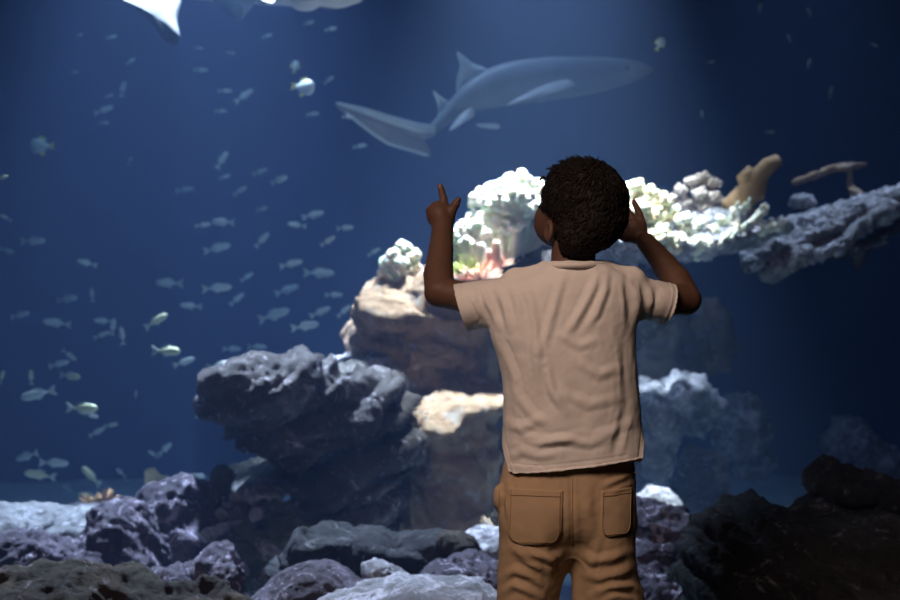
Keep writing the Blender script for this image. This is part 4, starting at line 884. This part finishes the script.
# neck opening
F.column([(zpx(276), P(573, 0, 2.3)[0], 22 * s23, 2.302, .034), (zpx(268), P(573, 0, 2.3)[0], 24 * s23, 2.302, .0385), (zpx(250), P(573, 0, 2.3)[0], 24.5 * s23, 2.302, .040)], k=.003, sub=True)
V, Q = F.mesh(); V = relax(V, Q, 2, .5); n = vnormals(V, Q)
SH = [([(562, 272), (556, 300), (548, 330), (540, 352)], 3.2, .0040), ([(600, 272), (590, 295), (578, 318), (566, 335)], 3.6, .0060), ([(608, 268), (606, 290), (598, 312), (588, 326)], 3.0, .0050),
      ([(522, 282), (530, 300), (535, 330), (536, 360), (540, 390)], 3.6, .0045), ([(545, 365), (552, 392), (566, 412)], 3.6, .0060), ([(540, 420), (520, 428), (505, 424)], 4, .0060),
      ([(512, 432), (535, 441), (562, 440), (585, 434)], 3.6, .0045), ([(590, 438), (612, 432), (634, 422)], 3.4, .0035), ([(512, 445), (535, 447), (560, 440), (590, 444), (618, 436)], 3.0, .0045), ([(503, 458), (520, 452), (540, 456), (560, 454)], 3.2, .0045),
      ([(626, 340), (629, 370), (631, 400)], 3.6, -.0030), ([(617, 452), (623, 430), (630, 408)], 3.4, -.0035), ([(492, 340), (500, 352), (512, 380), (514, 410)], 3.6, .0045),
      ([(470, 286), (474, 302), (484, 325)], 2.6, .0038), ([(482, 284), (486, 304), (496, 328)], 2.6, .0045), ([(496, 283), (502, 304), (508, 330)], 2.8, .0045), ([(512, 280), (516, 300), (520, 318)], 2.8, .0030),
      ([(640, 285), (642, 300), (640, 326)], 2.6, .0045), ([(652, 285), (654, 300), (650, 322)], 2.6, .0040), ([(664, 290), (663, 306), (656, 320)], 2.4, .0035), ([(628, 276), (632, 300), (634, 325)], 2.8, -.0045),
      ([(560, 335), (580, 345), (600, 340)], 3.5, .003), ([(575, 360), (600, 375), (622, 368)], 4, .0035), ([(560, 392), (590, 405), (620, 398)], 4, .0035), ([(515, 395), (530, 415), (548, 425)], 3.5, .004)]
V = relax(fold(V, n, [(p_, w_ * 1.25, a_ * .75) for p_, w_, a_ in SH]), Q, 5, .5)
V = V + vnormals(V, Q) * (.0022 * fbm(V * np.array([26, 26, 12]), 3, 77) + .0008 * fbm(V * 60, 2, 78))[:, None]
# hem bands: a shallow groove where the hems are sewn
n = vnormals(V, Q)
gl = (V - cl) @ nl; gr = (V - cr) @ nr; gh = -hem(V[:, 0], V[:, 1], V[:, 2])
g = np.exp(-((gl + .012) / .0016) ** 2) + np.exp(-((gr + .012) / .0016) ** 2) + np.exp(-((gh - .014) / .0016) ** 2) * ((V[:, 1] < 2.245) | (V[:, 1] > 2.33))
V = V - n * (.0014 * g)[:, None]
shirt = put('t_shirt', V, Q, M['shirt'], boy); shirt['label'] = 'short-sleeved plain white t-shirt'
# ribbed collar round the neck
pts = []
for i in range(41):
    a = 2 * math.pi * i / 40; pts.append(P(573.5, 0, 2.3) * [1, 0, 0] + np.array([25.6 * s23 * math.cos(a), 2.302 + .0500 * math.sin(a), zpx(266) - .022 * max(0, math.sin(a))]))
MB().tube(pts, .0050, 8, cap=False, side=(0, 0, 1)).put('collar', M['shirt'], shirt if False else boy)

# --- trousers
F = Field((P(485, 0, 2.3)[0] - .03, 2.17, .03), (P(655, 0, 2.3)[0] + .03, 2.44, zpx(445)), 0.0026)
F.column([(zpx(py), P((l + r) / 2, 0, 2.3)[0], (r - l) / 2 * s23, cy, hd) for py, l, r, cy, hd in
          [(450, 508, 634, 2.308, .074), (465, 503, 636, 2.308, .078), (485, 498.5, 638, 2.306, .084), (505, 497.5, 637, 2.303, .087), (525, 500, 635, 2.303, .078), (540, 522, 616, 2.305, .060), (553, 552, 590, 2.305, .030)]], k=.01, power=2.2)
for leg in ([(480, 515, 556, .040), (512, 504, 566, .066), (530, 498.5, 571, .080), (556, 497.5, 571, .074), (575, 496.5, 565.5, .066), (600, 496, 559.5, .062), (640, 494, 556, .058), (700, 496, 552, .054), (752, 498, 550, .052)],
            [(480, 590, 625, .040), (512, 580, 632, .066), (530, 574, 637, .080), (556, 573.5, 637, .074), (575, 573, 639, .066), (592, 572, 645, .064), (606, 572, 647, .062), (640, 576, 646, .058), (700, 582, 642, .054), (752, 584, 640, .052)]):
    F.column([(zpx(py), P((l + r) / 2, 0, 2.3)[0], (r - l) / 2 * s23, 2.305, hd) for py, l, r, hd in leg], k=.026)
F.ell(P(498, 498, 2.29), (5.5 * s23, .018, 13 * s23), None, .006)      # bulging side pocket
V, Q = F.mesh(); V = relax(V, Q, 2, .5); n = vnormals(V, Q)
TR = [([(571, 470), (572, 500), (573, 530), (573, 550)], 2.0, -.0030), ([(568, 556), (552, 560), (530, 556), (508, 548)], 4, .0060), ([(512, 552), (530, 566), (545, 572)], 3.6, .0055), ([(498, 578), (512, 572), (530, 578), (548, 590)], 4, .0060),
      ([(497, 594), (512, 586), (528, 592), (545, 600)], 3.6, .0060), ([(578, 556), (592, 562), (612, 560), (634, 552)], 4, .0055), ([(580, 575), (600, 580), (625, 574), (638, 566)], 4, .0055), ([(588, 596), (612, 588), (636, 586), (645, 594)], 3.6, .0065),
      ([(600, 600), (620, 597), (640, 600)], 3, .004), ([(605, 486), (620, 480), (636, 474)], 3, .006), ([(612, 492), (625, 486), (638, 482)], 2.6, .004), ([(506, 482), (504, 510), (502, 540)], 2.4, .004),
      ([(500, 500), (503, 520), (500, 540)], 2.0, -.003), ([(540, 540), (552, 560), (556, 585)], 4, .004), ([(600, 540), (590, 560), (584, 585)], 4, .004), ([(588, 480), (590, 520), (592, 545)], 5, .003),
      ([(500, 640), (525, 650), (550, 645)], 5, .006), ([(585, 645), (610, 655), (640, 648)], 5, .006), ([(500, 735), (525, 742), (548, 738)], 5, .006), ([(586, 735), (610, 744), (638, 738)], 5, .006)]
V = relax(fold(V, n, [(p_, w_ * 1.1, a_ * .75) for p_, w_, a_ in TR]), Q, 4, .5)
V = V + vnormals(V, Q) * (.0022 * fbm(V * np.array([22, 22, 16]), 3, 87) + .0007 * fbm(V * 70, 2, 88))[:, None]
trou = put('trousers', V, Q, M['trouser'], boy); trou['label'] = 'loose tan cotton trousers'
bvh = BVHTree.FromPolygons([Vector(v) for v in V], Q.tolist())
def on_back(px, py, off):
    d = Vector(P(px, py, 1.0) - np.array([0, 0, ZC])).normalized(); o_ = Vector((0, 0, ZC)) + d * 1.6
    h, nn, _, _ = bvh.ray_cast(o_, d)
    if h is None: h = Vector(P(px, py, 2.25)); nn = Vector((0, -1, 0))
    if nn.y > 0: nn = -nn
    return np.array(h + nn * off)
def pocket(outline_fn, u0, u1, v0, v1, nu=22, nv=26):
    V, F_ = [], []
    for k, off in ((0, .0032), (1, -.004)):
        for i in range(nu):
            for j in range(nv):
                a, b = i / (nu - 1), j / (nv - 1); px, py = outline_fn(a, b); V.append(on_back(px, py, off))
    idm = lambda k, i, j: k * nu * nv + i * nv + j
    for i in range(nu - 1):
        for j in range(nv - 1):
            F_.append((idm(0, i, j), idm(0, i, j + 1), idm(0, i + 1, j + 1), idm(0, i + 1, j)))
    for j in range(nv - 1):
        F_.append((idm(0, 0, j), idm(1, 0, j), idm(1, 0, j + 1), idm(0, 0, j + 1))); F_.append((idm(0, nu - 1, j + 1), idm(1, nu - 1, j + 1), idm(1, nu - 1, j), idm(0, nu - 1, j)))
    for i in range(nu - 1):
        F_.append((idm(0, i + 1, 0), idm(1, i + 1, 0), idm(1, i, 0), idm(0, i, 0))); F_.append((idm(0, i, nv - 1), idm(1, i, nv - 1), idm(1, i + 1, nv - 1), idm(0, i + 1, nv - 1)))
    return V, F_
def out_l(a, b):
    l, r = 509 - 1.5 * b, 563 - 1.5 * b
    rr = .30; sh_ = 0 if b < 1 - rr else (1 - math.sqrt(max(0, 1 - ((b - (1 - rr)) / rr) ** 2))) * .30
    a2 = sh_ + a * (1 - 2 * sh_); return l + a2 * (r - l), 488 + 2.5 * a + b * (57 - 3 * a)
def out_r(a, b):
    l, r = 601 - .5 * b, 631 - 1 * b
    rr = .28; sh_ = 0 if b < 1 - rr else (1 - math.sqrt(max(0, 1 - ((b - (1 - rr)) / rr) ** 2))) * .30
    a2 = sh_ + a * (1 - 2 * sh_); return l + a2 * (r - l), 491 - 4 * a + b * (46 + 2 * a)
for fn in (out_l, out_r):
    V, F_ = pocket(fn, 0, 1, 0, 1); pk = put('pocket', V, F_, M['trouser'], boy)
    for inset in (.05,):
        mb = MB(); loop = []
        for t in np.linspace(0, 1, 20): loop.append((inset, inset * .6 + t * (1 - 1.6 * inset)))
        for t in np.linspace(0, 1, 16): loop.append((inset + t * (1 - 2 * inset), 1 - inset))
        for t in np.linspace(1, 0, 20): loop.append((1 - inset, inset * .6 + t * (1 - 1.6 * inset)))
        pts = [on_back(*fn(a, b), .0036) for a, b in loop]; mb.tube(pts, .0009, 5)
        pts = [on_back(*fn(a, .12), .0036) for a in np.linspace(.03, .97, 16)]; mb.tube(pts, .0009, 5)
        sob = put('stitching', mb.v, mb.f, M['stitch'], boy); loc = Vector(sob.location); sob.parent = pk
# yoke seam and belt band
mb = MB(); pts = [on_back(x, 470 + .02 * (x - 520), .001) for x in np.linspace(588, 636, 20)]; mb.tube(pts, .0012, 5); mb.put('waist_seam', M['stitch'], boy)
mb = MB(); pts = [on_back(572.5, y, .0006) for y in np.linspace(478, 546, 26)]; mb.tube(pts, .0010, 5); mb.put('seat_seam', M['stitch'], boy)
# shoes under the legs
for px in (524, 612):
    c = P(px, 0, 2.32); F = Field((c[0] - .05, 2.2, -.004), (c[0] + .05, 2.5, .09), .003)
    F.ell((c[0], 2.29, .03), (.032, .045, .04), None, .02); F.ell((c[0], 2.37, .022), (.036, .065, .028), None, .02); F.cone((c[0], 2.30, .03), (c[0], 2.305, .085), .030, .030, .01)
    F.cut(lambda x, y, z: .016 - z); V, Q = F.mesh(); shoe = put('shoe', V, Q, M['shoe'], boy)
    F = Field((c[0] - .055, 2.2, -.004), (c[0] + .055, 2.5, .03), .003); F.ell((c[0], 2.345, .01), (.040, .097, .05), None, .01); F.cut(lambda x, y, z: np.maximum(z - .016, -z)); V, Q = F.mesh(); put('sole', V, Q, M['sole'], boy).parent = boy
print('TRIS', sum(len(o.data.polygons) * 2 for o in scene.objects if o.type == 'MESH'))
